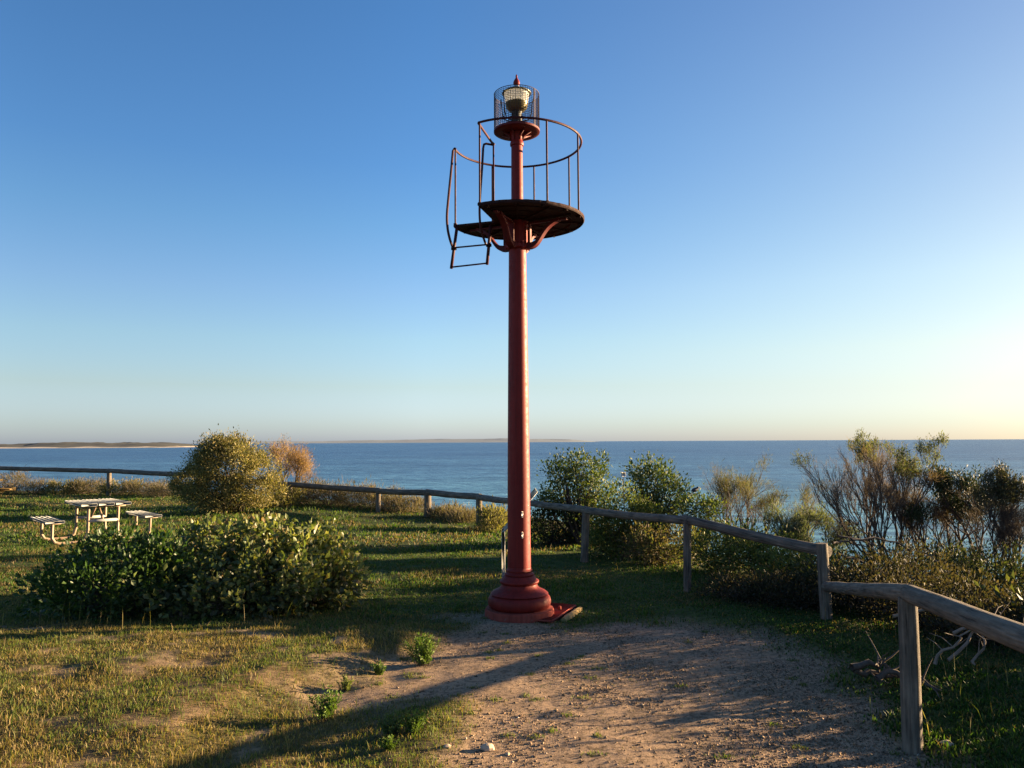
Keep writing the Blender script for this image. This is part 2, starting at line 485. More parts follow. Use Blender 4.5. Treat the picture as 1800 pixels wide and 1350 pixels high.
tag(mesh_obj('sea', sv, np.array(sf), sea_mat()), kind='structure')

# far land
def far_land(name, x0, x1, d, depth, hfun, mat, nxs=160, nys=14):
    xs = np.linspace(x0, x1, nxs); t = np.linspace(0, 1, nys)
    V = []
    for ti in t:
        for x in xs: V.append((x, d + depth * ti, SEA_Z - 1 + hfun((x - x0) / (x1 - x0), ti, x)))
    Ix = np.arange(nxs * nys).reshape(nys, nxs)
    q = np.stack([Ix[:-1, :-1], Ix[:-1, 1:], Ix[1:, 1:], Ix[1:, :-1]], -1).reshape(-1, 4)
    return tag(mesh_obj(name, V, q, mat, smooth=True), kind='structure')
def headland_mat():
    m, nt, b = nodes('headland')
    geo = nt.nodes.new('ShaderNodeNewGeometry')
    sep = nt.nodes.new('ShaderNodeSeparateXYZ'); nt.links.new(geo.outputs['Position'], sep.inputs[0])
    n = nt.nodes.new('ShaderNodeTexNoise'); n.inputs['Scale'].default_value = .012; n.inputs['Detail'].default_value = 8
    nt.links.new(geo.outputs['Position'], n.inputs['Vector'])
    add = nt.nodes.new('ShaderNodeMath'); add.operation = 'MULTIPLY_ADD'; add.inputs[1].default_value = -14
    nt.links.new(n.outputs[0], add.inputs[0]); nt.links.new(sep.outputs['Z'], add.inputs[2])
    mr = nt.nodes.new('ShaderNodeMapRange'); mr.inputs['From Min'].default_value = SEA_Z - 8 + 1.2; mr.inputs['From Max'].default_value = SEA_Z - 8 + 4.5
    nt.links.new(add.outputs[0], mr.inputs['Value'])
    veg = ramp(nt, n.outputs[0], [(.35, (.012, .018, .015)), (.65, (.036, .035, .028))]).outputs[0]
    c = mixc(nt, (.55, .45, .33), veg, mr.outputs[0])
    nt.links.new(c, b.inputs['Base Color']); b.inputs['Roughness'].default_value = .95
    return m
def hl(u, t, x):
    prof = np.interp(u, [0, .12, .25, .42, .55, .68, .78, .88, .95, 1], [11, 12, 12, 16, 20, 14, 17, 15, 8, 0])
    n = float(fbm(np.array([x * .012]), np.array([t * 5.0]), 4)[0]) - .5
    up = np.interp(t, [0, .1, .25, .5, 1], [0, .14, .3, .85, 1.0])
    return max(0, 1 + up * (prof + 16 * n * np.interp(u, [0, .8, 1], [1, 1, 0])))
hx0, hx1 = -900 * 1.25 / F * 2600, (325 - 900) / F * 2800
far_land('headland', hx0, hx1, 2600, 420, hl, headland_mat(), 260, 20)
def coast_mat():
    m, nt, b = nodes('far_coast')
    n = mapping_noise(nt, .0012, 5)
    nt.links.new(ramp(nt, n.outputs[0], [(.3, (.12, .16, .2)), (.7, (.18, .22, .25))]).outputs[0], b.inputs['Base Color'])  # blue-grey base colour stands in for the haze of distance
    b.inputs['Roughness'].default_value = 1
    return m
def cl(u, t, x):
    env = np.interp(u, [0, .08, .3, .45, .62, .8, .93, 1], [10, 35, 38, 50, 66, 70, 42, 0])
    n = float(fbm(np.array([x * .0011]), np.array([t * 3.0]), 4)[0]) - .5
    return max(0, 1 + t * (env + 38 * n * min(1, env / 30)))
far_land('far_coast', (300 - 900) / F * 14000, (1062 - 900) / F * 14000, 14000, 900, cl, coast_mat(), 320, 6)

# ------------------------------------------------------------------ world and sun
SUN_AZ, SUN_EL = 71.0, 7.9
sun_dir = Vector((math.sin(R(SUN_AZ)) * math.cos(R(SUN_EL)), math.cos(R(SUN_AZ)) * math.cos(R(SUN_EL)), math.sin(R(SUN_EL))))
w = bpy.data.worlds.new('World'); scene.world = w; w.use_nodes = True
nt = w.node_tree
bg = nt.nodes['Background']
sky = nt.nodes.new('ShaderNodeTexSky'); sky.sky_type = 'NISHITA'; sky.sun_disc = False
sky.sun_elevation = R(SUN_EL); sky.sun_rotation = R(SUN_AZ)
sky.altitude = 0; sky.air_density = 1.0; sky.dust_density = 0.6; sky.ozone_density = 2.0
tc = nt.nodes.new('ShaderNodeTexCoord')
sepw = nt.nodes.new('ShaderNodeSeparateXYZ'); nt.links.new(tc.outputs['Generated'], sepw.inputs[0])
def gramp(stops):
    return ramp(nt, sepw.outputs['Z'], [(p, tuple(v / 8 for v in c)) for p, c in stops]).outputs[0]
g_mid = gramp([(0, (2.165, 2.912, 6.631)), (0.02, (2.19, 2.812, 5.382)), (0.07, (2.387, 2.544, 3.358)), (0.13, (2.454, 2.699, 3.218)), (0.19, (2.271, 2.597, 3.309)), (0.27, (1.819, 2.505, 3.268)), (0.34, (1.515, 2.329, 3.29)), (0.5, (1.369, 2.219, 3.195))])
g_sun = gramp([(0, (1.414, 1.823, 3.398)), (0.02, (1.437, 1.826, 3.106)), (0.06, (1.791, 1.83, 2.353)), (0.11, (2.274, 2.078, 2.103)), (0.19, (2.497, 2.313, 2.25)), (0.27, (2.425, 2.284, 2.323)), (0.36, (2.302, 2.288, 2.447)), (0.5, (1.981, 2.08, 2.516))])
hv = nt.nodes.new('ShaderNodeCombineXYZ'); nt.links.new(sepw.outputs['X'], hv.inputs[0]); nt.links.new(sepw.outputs['Y'], hv.inputs[1])
nv = nt.nodes.new('ShaderNodeVectorMath'); nv.operation = 'NORMALIZE'; nt.links.new(hv.outputs[0], nv.inputs[0])
dv = nt.nodes.new('ShaderNodeVectorMath'); dv.operation = 'DOT_PRODUCT'; nt.links.new(nv.outputs[0], dv.inputs[0])
dv.inputs[1].default_value = (math.sin(R(SUN_AZ)), math.cos(R(SUN_AZ)), 0)
def mrange(a, b, c, d):
    q = nt.nodes.new('ShaderNodeMapRange'); nt.links.new(dv.outputs['Value'], q.inputs['Value'])
    for i, v in zip(('From Min', 'From Max', 'To Min', 'To Max'), (a, b, c, d)): q.inputs[i].default_value = v
    return q.outputs[0]
g = mixc(nt, g_mid, g_sun, mrange(.216, .8, 0, 1))
skc = mixc(nt, sky.outputs[0], g, 1.0, 'MULTIPLY')
dim = nt.nodes.new('ShaderNodeVectorMath'); dim.operation = 'SCALE'
nt.links.new(skc, dim.inputs[0]); nt.links.new(mrange(-.22, .216, .86, 1), dim.inputs['Scale'])
nt.links.new(dim.outputs[0], bg.inputs[0])
FILM = 6.0
scene.cycles.film_exposure = FILM
bg.inputs[1].default_value = 0.1 * 8 / FILM
sl = bpy.data.lights.new('sun', 'SUN'); sl.energy = 5.0; sl.angle = R(.55); sl.color = (1.0, .72, .41)
so = bpy.data.objects.new('sun', sl); col.objects.link(so)
so.rotation_euler = sun_dir.to_track_quat('Z', 'Y').to_euler(); so.location = (30, 12, 20)
scene.view_settings.view_transform = 'Standard'; scene.view_settings.look = 'None'
scene.view_settings.exposure = 0; scene.view_settings.gamma = 1
scene.cycles.max_bounces = 6; scene.cycles.transparent_max_bounces = 8

# ------------------------------------------------------------------ beacon
BX, BY = 0.065, 8.1
BZ = h1(BX, BY - .1) - .035
bea = thing('beacon', 'tall red cast iron light beacon with round gallery and caged lantern', 'beacon', (BX, BY, BZ))
BO = Vector((0, 0, -BZ))          # local heights below are given over world zero
def zs(z): return z if z < 5.1 else 5.1 + (z - 5.1) * .92
def B(x, y, z): return Vector((x, y, zs(z) - BZ))
def bl(prof): return [(r, zs(z) - BZ) for r, z in prof]
def pol(a, r, z): return B(r * math.cos(R(a)), r * math.sin(R(a)), z)

# concrete slab painted red, showing on the right
ca, sa = math.cos(R(-22)), math.sin(R(-22))
Mr = Matrix(((ca, -sa, 0), (sa, ca, 0), (0, 0, 1)))
m = MB(); m.box(B(.183, .133, -.03), (.62, .82, .09), Mr, .012)
slab = m.build('slab', M['redslab'], bea)
m = MB(); m.lathe([(.018, .022 - BZ), (.018, .05 - BZ), (.012, .056 - BZ)], 6, (.42, .12)); m.build('bolt', M['redslab'], slab)
# low plinth with chipped rim
m = MB(); n = 64
prof = [(.30, -.05), (.356, -.05), (.356, .05), (.348, .066), (.30, .07)]
base = len(m.v)
for r, z in prof:
    for k in range(n):
        a = 2 * PI * k / n
        ch = 1 + .012 * math.sin(7 * a + 1) * math.sin(3 * a) + (random.uniform(-.012, .006) if z > .03 else 0)
        m.v.append(Vector((r * ch * math.cos(a), r * ch * math.sin(a), z - BZ)))
for i in range(len(prof) - 1):
    for k in range(n):
        a, b2 = base + i * n + k, base + i * n + (k + 1) % n
        m.f.append((a, b2, b2 + n, a + n))
m.f.append(tuple(base + (len(prof) - 1) * n + k for k in range(n)))
m.build('plinth', M['redslab'], bea)
def torus_prof(r, z0, z1, bulge, k=8):
    return [(r + bulge * math.sin(PI * i / k), z0 + (z1 - z0) * (1 - math.cos(PI * i / k)) / 2) for i in range(k + 1)]
prof = [(.27, .066)] + torus_prof(.275, .068, .205, .05, 12)[1:] + [(.293, .208), (.298, .214), (.293, .22)]
prof += [(.27, .238), (.235, .256), (.205, .272), (.19, .29), (.183, .31)]
prof += [(.19, .315), (.196, .32)] + torus_prof(.19, .322, .352, .014, 6) + [(.186, .355), (.178, .362), (.168, .378), (.16, .392)]
prof += torus_prof(.142, .398, .42, .012, 5) + [(.136, .424), (.132, .432)] + torus_prof(.128, .436, .458, .01, 5) + [(.123, .464), (.12, .48)]
col_r = lambda z: float(np.interp(z, [.48, 1.4, 2.4, 3.4, 3.82], [.1205, .116, .107, .0965, .0925]))
foot = MB(); foot.lathe(bl(prof), 64); foot.build('base_moulding', M['redbase'], bea, 50)
m = MB(); m.lathe(bl([(.12, .482)] + [(col_r(z), z) for z in np.linspace(.49, 3.82, 30)]), 64); m.build('column', M['red'], bea, 50)
# steel bands with bright clips
for z in (1.0, .792):
    m = MB(); r = col_r(z)
    m.lathe(bl([(r - .01, z - .009), (r + .0025, z - .008), (r + .0025, z + .008), (r - .01, z + .009)]), 48)
    bd = m.build('band', M['red'], bea)
    m = MB(); a = R(285)
    m.box(B((r + .006) * math.cos(a), (r + .006) * math.sin(a), z + .025), (.016, .018, .062), Matrix.Rotation(a, 3, 'Z'), .003)
    m.build('clip', M['clip'], bd)
# collar carrying the gallery
m = MB()
m.lathe(bl([(.093, 3.80), (.108, 3.80), (.126, 3.815), (.126, 3.845), (.113, 3.85), (.108, 3.87), (.108, 4.05), (.118, 4.06), (.118, 4.10)]), 48)
for k in range(10):
    a = 36 * k + 8
    m.tube([pol(a, .126, 3.80), pol(a, .126, 3.87)], .012, 6)
m.build('collar', M['red'], bea)
# curved brackets
for a in (336, 246, 156, 66):
    m = MB()
    def ring_pts(off):
        P0, P1, P2, P3 = (.11, 3.83 + off), (.30, 3.80 + off), (.25, 4.02 + off), (.48, 4.075 + off)
        o = []
        for i in range(13):
            t = i / 12; u = 1 - t
            r = u ** 3 * P0[0] + 3 * u * u * t * P1[0] + 3 * u * t * t * P2[0] + t ** 3 * P3[0]
            z = u ** 3 * P0[1] + 3 * u * u * t * P1[1] + 3 * u * t * t * P2[1] + t ** 3 * P3[1]
            o.append((r, z))
        return o
    pr = ring_pts(0)
    w = Vector((-math.sin(R(a)), math.cos(R(a)), 0)) * .033
    base = len(m.v)
    for i, (r, z) in enumerate(pr):
        h = .062 - .03 * i / 12
        for sgn, zz in ((-1, z - h / 2), (1, z - h / 2), (1, z + h / 2), (-1, z + h / 2)):
            m.v.append(pol(a, r, zz) + w * sgn)
    for i in range(12):
        for k in range(4):
            q, q2 = base + 4 * i + k, base + 4 * i + (k + 1) % 4
            m.f.append((q, q2, q2 + 4, q + 4))
    m.f.append((base, base + 3, base + 2, base + 1)); e = base + 48; m.f.append((e, e + 1, e + 2, e + 3))
    m.box(pol(a, .145, 3.97), (.02, .05, .22), Matrix.Rotation(R(a), 3, 'Z'), .004)
    m.box(pol(a, .33, 4.072), (.46, .04, .02), Matrix.Rotation(R(a), 3, 'Z'), .003)
    m.build('bracket', M['redpan'], bea)
# gallery floor: disc with a wedge left open for the ladder, edge eaten by rust
GR, GZ = .715, 4.115
A0, A1 = -124, 166          # wedge open from 166 to 236 degrees
m = MB(); pts = [(-.235, .02)]
N = 150
for i in range(N + 1):
    a = A0 + (A1 - A0) * i / N
    rr = GR + random.uniform(-.004, .003)
    pts.append((rr * math.cos(R(a)), rr * math.sin(R(a))))
k = len(pts)
for z in (GZ - .011, GZ + .011):
    for x, y in pts: m.v.append(B(x, y, z))
c0 = len(m.v)
m.v.append(B(.1, 0, GZ - .011)); m.v.append(B(.1, 0, GZ + .011))
for i in range(k):
    j = (i + 1) % k
    m.f.append((i, j, k + j, k + i)); m.f.append((j, i, c0)); m.f.append((k + i, k + j, c0 + 1))
gal = m.build('gallery_floor', M['rust'], bea)
# rim ribs and underside beams
m = MB()
m.tube([pol(a, GR - .01, GZ - .014) for a in np.linspace(A0 + 1, A1 - 1, 70)], .010, 5)
for a in range(-116, 166, 24):
    m.box(pol(a, GR - .045, GZ - .022), (.05, .022, .022), Matrix.Rotation(R(a), 3, 'Z'))
m.build('rim', M['rust'], gal)
m = MB()
for a in range(0, 360, 30):
    if 170 < a < 232: continue
    m.box(pol(a, .38, GZ - .0205), (.5, .012, .018), Matrix.Rotation(R(a), 3, 'Z'))
for r in (.25, .42, .58):
    m.tube([pol(a, r, GZ - .016) for a in np.linspace(-118, 160, 50)], .006, 4)
m.build('rib', M['rust'], gal)
# upper post and neck rings
m = MB()
m.lathe(bl([(.064, 4.127), (.063, 4.5), (.061, 4.93), (.072, 4.935), (.075, 4.955), (.07, 4.975), (.064, 4.985), (.066, 5.02), (.078, 5.06), (.085, 5.075)]), 40)
m.build('upper_post', M['red'], bea)
# lantern pan
m = MB()
m.lathe(bl([(.066, 5.072), (.20, 5.076), (.242, 5.080), (.248, 5.084), (.248, 5.106), (.242, 5.106), (.241, 5.098), (.06, 5.098)]), 56)
pan = m.build('lantern_pan', M['redpan'], bea)
for a in (250, 300, 200, 340, 20, 70, 120, 160):
    m = MB(); v = [pol(a, .064, 4.985), pol(a, .085, 5.03), pol(a, .17, 5.071), pol(a, .075, 5.071)]
    w = Vector((-math.sin(R(a)), math.cos(R(a)), 0)) * .004
    for p in v: m.v.append(p - w)
    for p in v: m.v.append(p + w)
    m.f += [(3, 2, 1, 0), (4, 5, 6, 7), (0, 1, 5, 4), (1, 2, 6, 5), (2, 3, 7, 6), (3, 0, 4, 7)]
    m.build('gusset', M['redpan'], pan)
# wire cage
m = MB(); cr = .243; z0, z1 = 5.11, 5.535
for i in range(58):
    a = 360 * i / 58
    m.tube([pol(a, cr, z0), pol(a, cr, z1)], .0021, 3, False)
for z in np.linspace(z0 + .02, z1, 21):
    m.tube([pol(a, cr, z) for a in np.linspace(0, 360, 49)], .0027, 3, False)
m.tube([pol(a, cr, z1) for a in np.linspace(0, 360, 49)], .004, 5, False)
for a in (318, 322):
    m.tube([pol(a, cr + .002, z0 - .02), pol(a, cr + .002, z1)], .004, 4)
m.build('cage', M['cage'], bea)
# lantern
m = MB()
m.lathe(bl([(.055, 5.103), (.055, 5.13), (.03, 5.135), (.03, 5.2), (.055, 5.205), (.058, 5.25), (.045, 5.255), (.05, 5.30), (.06, 5.33)]), 28)
for a in (255, 285, 15, 75, 135, 195): m.tube([pol(a, .047, 5.105), pol(a, .05, 5.31)], .011, 6)
lant = m.build('lantern', M['black'], bea)
m = MB(); m.lathe(bl([(.05, 5.331), (.085, 5.345), (.11, 5.375), (.122, 5.42), (.124, 5.428)]), 40); m.build('bowl', M['bowl'], lant)
m = MB(); m.lathe(bl([(.121, 5.43), (.126, 5.47), (.131, 5.51), (.136, 5.548)]), 40); m.build('lens', M['lens'], lant)
m = MB(); m.lathe(bl([(.13, 5.550), (.155, 5.545), (.158, 5.553), (.15, 5.562), (.11, 5.582), (.06, 5.6), (.042, 5.61)]), 40); m.build('lid', M['bowl'], lant)
m = MB(); m.lathe(bl([(.041, 5.611), (.036, 5.635), (.025, 5.65), (.021, 5.652)]), 24); m.build('cap', M['grey_metal'], lant)
m = MB(); m.lathe(bl([(.022, 5.653), (.034, 5.665), (.036, 5.685), (.028, 5.71), (.014, 5.735), (.009, 5.75), (.011, 5.76), (.009, 5.772), (.003, 5.785)]), 24); m.build('finial', M['red'], lant)
for a, up in ((188, 5.47), (215, 5.55), (352, 5.565), (75, 5.55)):
    m = MB()
    m.tube([pol(a, .05, 5.215), pol(a, .10, 5.215), pol(a, .135, 5.235), pol(a, .155, 5.29), pol(a, .165, 5.40), pol(a, .172 if a != 352 else .2, up)], .0055, 6)
    m.build('arm', M['black'], lant)
# gallery rail
RR, RZ = .69, 4.955
m = MB()
wl0, wl1 = 236, 168
arc = [pol(a, RR, RZ) for a in np.linspace(wl1, wl0 - 360, 60)]
arc += [pol(wl0 - 361, RR - .012, RZ), B(-.27, -.06, RZ), B(-.245, -.005, RZ), B(-.262, .012, RZ), B(-.33, -.02, RZ), B(-.352, -.05, RZ - .02), B(-.36, -.07, RZ - .07)]
right = smooth_path([B(-.361, -.075, RZ - .10), B(-.372, -.088, 4.65), B(-.39, -.105, 4.38), B(-.398, -.105, 4.18), B(-.388, -.07, 4.03), B(-.36, -.01, 3.93), B(-.335, .045, 3.87)])
m.tube(arc[::1] + right, .0125, 8)
m.build('top_rail', M['redrail'], bea)
m = MB()
pz = pol(wl1, RR, RZ)
m.tube([pz + Vector((0.012, -.004, .004)), pz + Vector((-.006, -.006, .01))] + smooth_path([pz + Vector((-.022, -.012, -.02)), B(-.715, .11, 4.7), B(-.742, .09, 4.4), B(-.757, .08, 4.2), B(-.75, .09, 4.06), B(-.728, .115, 3.95), B(-.70, .15, 3.87)]), .0135, 8)
m.build('handrail', M['redrail'], bea)
for a in (237, 295, 336, 32, 73, 114, 167):
    m = MB(); m.tube([pol(a, RR, GZ - .01), pol(a, RR, RZ - .005)], .0095, 8)
    m.lathe([(.02, GZ + .011 - BZ), (.02, GZ + .02 - BZ), (.011, GZ + .024 - BZ)], 8, (RR * math.cos(R(a)), RR * math.sin(R(a))))
    m.build('baluster', M['redrail'], bea)
m = MB(); m.tube([B(-.25, .03, GZ), B(-.252, -.003, RZ)], .0095, 8); m.build('baluster', M['redrail'], bea)
# stub of the ladder under the open wedge
s0t, s0b = B(-.655, .165, 4.10), B(-.715, .14, 3.635)
s1t, s1b = B(-.285, .07, 4.10), B(-.325, .045, 3.655)
lad = None
for t, b in ((s0t, s0b), (s1t, s1b)):
    m = MB(); m.tube([t, b], .017, 4); o = m.build('ladder_stile', M['redrail'], bea)
for f in (.5, .965):
    m = MB(); m.tube([s0t.lerp(s0b, f), s1t.lerp(s1b, f)], .009, 6); m.build('rung', M['redrail'], bea)
for p in (s0t.lerp(s0b, .53), s1t.lerp(s1b, .53)):
    m = MB(); m.box(p + Vector((-.0, -.012, 0)), (.06, .03, .03), None, .004); m.build('clamp', M['rust'], bea)
# rotten timber edging beside the slab
t0 = G(993, 1091, -.02); t1 = G(1019, 1073, -.02)
tb = thing('timber_edging', 'short mossy yellow-brown timber lying against the red slab', 'timber', (t0[0], t0[1], h1(*t0)))
m = MB(); d = Vector((t1[0] - t0[0], t1[1] - t0[1], 0))
m.tube([Vector((0, 0, .015)) + d * f for f in (-.1, .2, .5, .8, 1.05)], [.03, .04, .037, .04, .028], 8, True, .12); m.build('log', M['timber'], tb)
# ------------------------------------------------------------------ log fence
def grain_attr(o, pts_axis):
    """per-vertex coordinate running along a log"""
    me = o.data; a, b = pts_axis
    ax = (b - a).normalized(); up = Vector((0, 0, 1)) if abs(ax.z) < .9 else Vector((1, 0, 0))
    s = ax.cross(up).normalized(); t = ax.cross(s)
    off = random.uniform(0, 20)
    at = me.attributes.new('grain', 'FLOAT_VECTOR', 'POINT')
    buf = []
    for v in me.vertices:
        q = v.co - a
        buf += [q.dot(s) + off, q.dot(t) + off, q.dot(ax)]
    at.data.foreach_set('vector', buf)
fen = thing('log_fence', 'weathered grey log fence of low posts under one round rail along the cliff', 'fence', (FX[8][0], FX[8][1], h1(*FX[8])))
FO = Vector(fen.location)
def log(name, pts, rad, n=16, jit=.018):
    pts = [Vector(p) - FO for p in pts]
    q = []; rr = []
    for i in range(len(pts) - 1):
        seg = max(2, int((pts[i + 1] - pts[i]).length / .35))
        for k in range(seg):
            q.append(pts[i].lerp(pts[i + 1], k / seg)); rr.append(rad[i] + (rad[i + 1] - rad[i]) * k / seg)
    q.append(pts[-1]); rr.append(rad[-1])
    rr = [r * (1 + random.uniform(-jit, jit)) for r in rr]
    q = [q[0]] + [p + Vector((random.uniform(-1, 1), random.uniform(-1, 1), random.uniform(-1, 1))) * .05 * rr[0] for p in q[1:-1]] + [q[-1]]
    m = MB(); m.tube(q, rr, n, True, .02)
    o = m.build(name, M['wood'], fen, 60)
    grain_attr(o, (q[0], q[-1]))
    return o
tops = []
for i, ((px, d, dia, hh), (x, y)) in enumerate(zip(POST, FX)):
    gz = h1(x, y)
    tops.append(Vector((x, y, gz + hh)))
tops[11] = P(1598, 1040, 4.45) + Vector((0, 0, -.01))
tops[10] = P(1446, 970, 7.75)
tops[9] = P(1208, 915, 9.5); tops[8] = P(1030, 897, 12.5); tops[7] = P(911, 882, 15.6)
tops[6] = P(842, 874, 19.2); tops[5] = P(752, 866, 21.6); tops[4] = P(665, 863, 22.6); tops[3] = P(510, 852, 23.6)
tops[2] = P(350, 836, 26.5); tops[1] = P(192, 828, 29.6); tops[0] = P(-150, 818, 31.5)
for i, ((px, d, dia, hh), (x, y)) in enumerate(zip(POST, FX)):
    gz = h1(x, y); lean = Vector((random.uniform(-.02, .02), random.uniform(-.02, .02), 0))
    if i == 8: lean = Vector((-.05, 0, 0))
    t = tops[i] + (Vector((0, 0, .0)) if i != 10 else Vector((-.012, -.012, .085)))
    if i == 11: t = t + Vector((-.0, .02, -.03))
    log('post', [Vector((x, y, gz - .25)) + lean, t], [dia / 2 * 1.03, dia / 2 * .97])
RAILD = [.15, .17, .17, .16, .16, .17, .16, .12, .115, .105, .115]
for i in range(10):
    a, b = tops[i], tops[i + 1]
    dv = (b - a).normalized()
    r0, r1 = RAILD[i] / 2, RAILD[i + 1] / 2
    zo = Vector((0, 0, .012 if i % 2 else 0))
    e = .42 if i == 9 else .06
    if i == 9: b = b + Vector((.03, .09, -.01)); dv = (b - a).normalized(); e = .075
    log('rail', [a - dv * .07 + zo, a.lerp(b, .5) + zo + Vector((0, 0, -.015)), b + dv * e + zo], [r0, (r0 + r1) / 2, r1])
# lower rail from the tall corner post, then the rail that runs past the camera
lo0 = P(1452, 1031, 7.72); lo1 = tops[11] + Vector((0, 0, .0))
log('rail', [lo0, lo0.lerp(lo1, .5), lo1 + (lo1 - lo0).normalized() * .03], [.048, .050, .052])
e1 = P(1800, 1122, 2.85); dd = e1 - lo1
log('rail', [lo1 - dd.normalized() * .03, lo1 + dd * .5, lo1 + dd, lo1 + dd * 1.75], [.051, .05, .05, .05])
log('post', [Vector((lo1 + dd * 1.7).to_2d().to_3d()) + Vector((0, 0, h1(*(lo1 + dd * 1.7).to_2d()) - .2)), lo1 + dd * 1.7 + Vector((0, 0, -.02))], [.055, .052])
# ------------------------------------------------------------------ picnic table
def picnic(name, label, loc, rz, L, W, top_m, leg_m, hT=.70, hB=.43):
    t = thing(name, label, 'picnic table', loc, rz)
    m = MB(); n = 3; g = .02; w = (W - g * (n - 1)) / n
    for i in range(n):
        y = -W / 2 + w / 2 + i * (w + g)
        m.box((0, y, hT), (L, w, .05), None, .006)
        for k in range(4): m.box((0, y - w / 2 + w * (k + .5) / 4, hT + .0255), (L - .004, w / 4 - .012, .003), None, .002)
    m.build('tabletop', M[top_m], t)
    yo = W / 2 + .40
    for s in (-1, 1):
        m = MB()
        m.box((0, s * yo, hB), (L, .31, .045), None, .006)
        for k in range(4): m.box((0, s * yo - .155 + .31 * (k + .5) / 4, hB + .023), (L - .004, .31 / 4 - .012, .003), None, .002)
        m.build('seat', M[top_m], t)
    ex = L / 2 - .2
    for sx in (-1, 1):
        for s in (-1, 1):
            x = sx * ex
            yi, yb = s * (W / 2 - .17), s * (yo)
            pts = [(x, yi, hT - .05), (x, yi, .22), (x, yi + s * .03, .1), (x, yi + s * .1, .045), (x, yi + s * .18, .035), (x, yb - s * .12, .035), (x, yb - s * .05, .06), (x, yb, .14), (x, yb, hB - .045)]
            m = MB(); m.tube(pts, .027, 8); m.build('leg', M[leg_m], t)
            m = MB(); m.box((x, yb, hB - .035), (.05, .27, .03)); m.build('seat_support', M[leg_m], t)
        m = MB(); m.box((sx * ex, 0, hT - .042), (.06, W - .1, .035)); m.build('table_support', M[leg_m], t)
        m = MB(); m.tube([(sx * ex, -W / 2 + .17, .40), (sx * ex, W / 2 - .17, .40)], .03, 6); m.build('crossbar', M['signgrey'], t)
        m = MB(); m.tube([(sx * ex, 0, .40), (sx * .06, 0, hT - .05)], .022, 6); m.build('brace', M[leg_m], t)
    return t
tx, ty = -7.82, 14.7
picnic('picnic_table', 'pale slatted picnic table with tan bent tube legs on the lawn', (tx, ty, h1(tx, ty) - .01), R(132), 1.25, .84, 'alu', 'tanpaint')
# wooden picnic table mostly out of the picture on the left
px_, py_ = P(-56, 862, 26).xy
t = thing('picnic_table', 'wooden plank picnic table cut off by the left edge of the photo', 'picnic table', (px_, py_, h1(px_, py_)), R(-14))
m = MB()
for k in range(4): m.box((0, -.33 + k * .22, .72), (1.9, .2, .055), None, .008)
m.build('tabletop', M['timber'], t)
for s in (-1, 1):
    m = MB(); m.box((.12, s * .72, .40), (1.9, .25, .07), None, .008); m.build('seat', M['timber'], t)
    for sx in (-1, 1):
        m = MB(); m.tube([(sx * .65, s * .2, .69), (sx * .65, s * .55, 0)], .05, 4); m.build('leg', M['timber'], t)
for sx in (-1, 1):
    m = MB(); m.box((sx * .56, 0, .34), (.05, 1.7, .1), None, .006); m.build('crossbar', M['timber'], t)

# ------------------------------------------------------------------ lectern sign behind the beacon
sx_, sy_ = P(885, 1018, 10.4).xy
sg = thing('lectern_sign', 'grey steel lectern sign with slanted panel half hidden behind the beacon', 'sign', (sx_, sy_, h1(sx_, sy_)))
gz = sg.location.z
za, zb = P(885, 934, 10.4).z - gz, P(938, 862, 10.8).z - gz
xb = P(941, 862, 10.8).x - sx_
for y in (0, .36):
    m = MB(); m.box((0, y, za / 2 - .1), (.045, .03, za + .2), None, .004); m.build('leg', M['signgrey'], sg)
    m = MB(); m.tube([(-.005, y, za - .02), (xb * .55, y + .0, za + (zb - za) * .56 - .02)], .018, 4); m.build('arm', M['signgrey'], sg)
ang = math.atan2(zb - za, xb)
ln = math.hypot(xb, zb - za)
m = MB(); m.box((xb * .62, .18, za + (zb - za) * .62 + .012), (ln * .8, .72, .02), Matrix.Rotation(-ang, 3, 'Y'), .003)
pn = m.build('panel', M['signface'], sg)
# white marker
mk = P(1096, 834, 12.7)
mt = thing('marker_board', 'small white square marker board on a thin dark stake among the shrubs', 'marker', (mk.x, mk.y, h1(mk.x, mk.y)))
hz = mk.z - mt.location.z
m = MB(); m.box((0, 0, hz), (.072, .012, .072), None, .002); m.build('board', M['white'], mt)
m = MB(); m.tube([(0, .016, -.1), (0, .016, hz - .02)], .005, 6); m.build('stake', M['stem'], mt)
# bird
bp = P(1221, 862, 12.6)
bd = thing('bird', 'small dark bird with long tail perched on top of a shrub', 'bird', tuple(bp), R(8))
m = MB()
prf = [(-.05, .012, -.004), (-.035, .026, 0), (-.01, .033, .004), (.015, .034, .010), (.036, .027, .022), (.046, .02, .034), (.056, .02, .043), (.068, .016, .048), (.076, .006, .049), (.09, .002, .049)]
m.tube([(x, 0, z) for x, r, z in prf], [r for x, r, z in prf], 12)
m.build('body', M['bird'], bd)
m = MB(); m.box((-.088, 0, -.002), (.10, .016, .005), Matrix.Rotation(R(14), 3, 'Y'), .001); m.build('tail', M['bird'], bd)
for s in (-1, 1):
    m = MB(); m.tube([(.035, s * .02, .012), (0, s * .034, .008), (-.05, s * .02, -.006)], [.014, .016, .003], 6); m.build('wing', M['bird'], bd)
    m = MB(); m.tube([(.005, s * .01, -.02), (.008, s * .012, -.06)], .003, 5); m.build('leg', M['black'], bd)
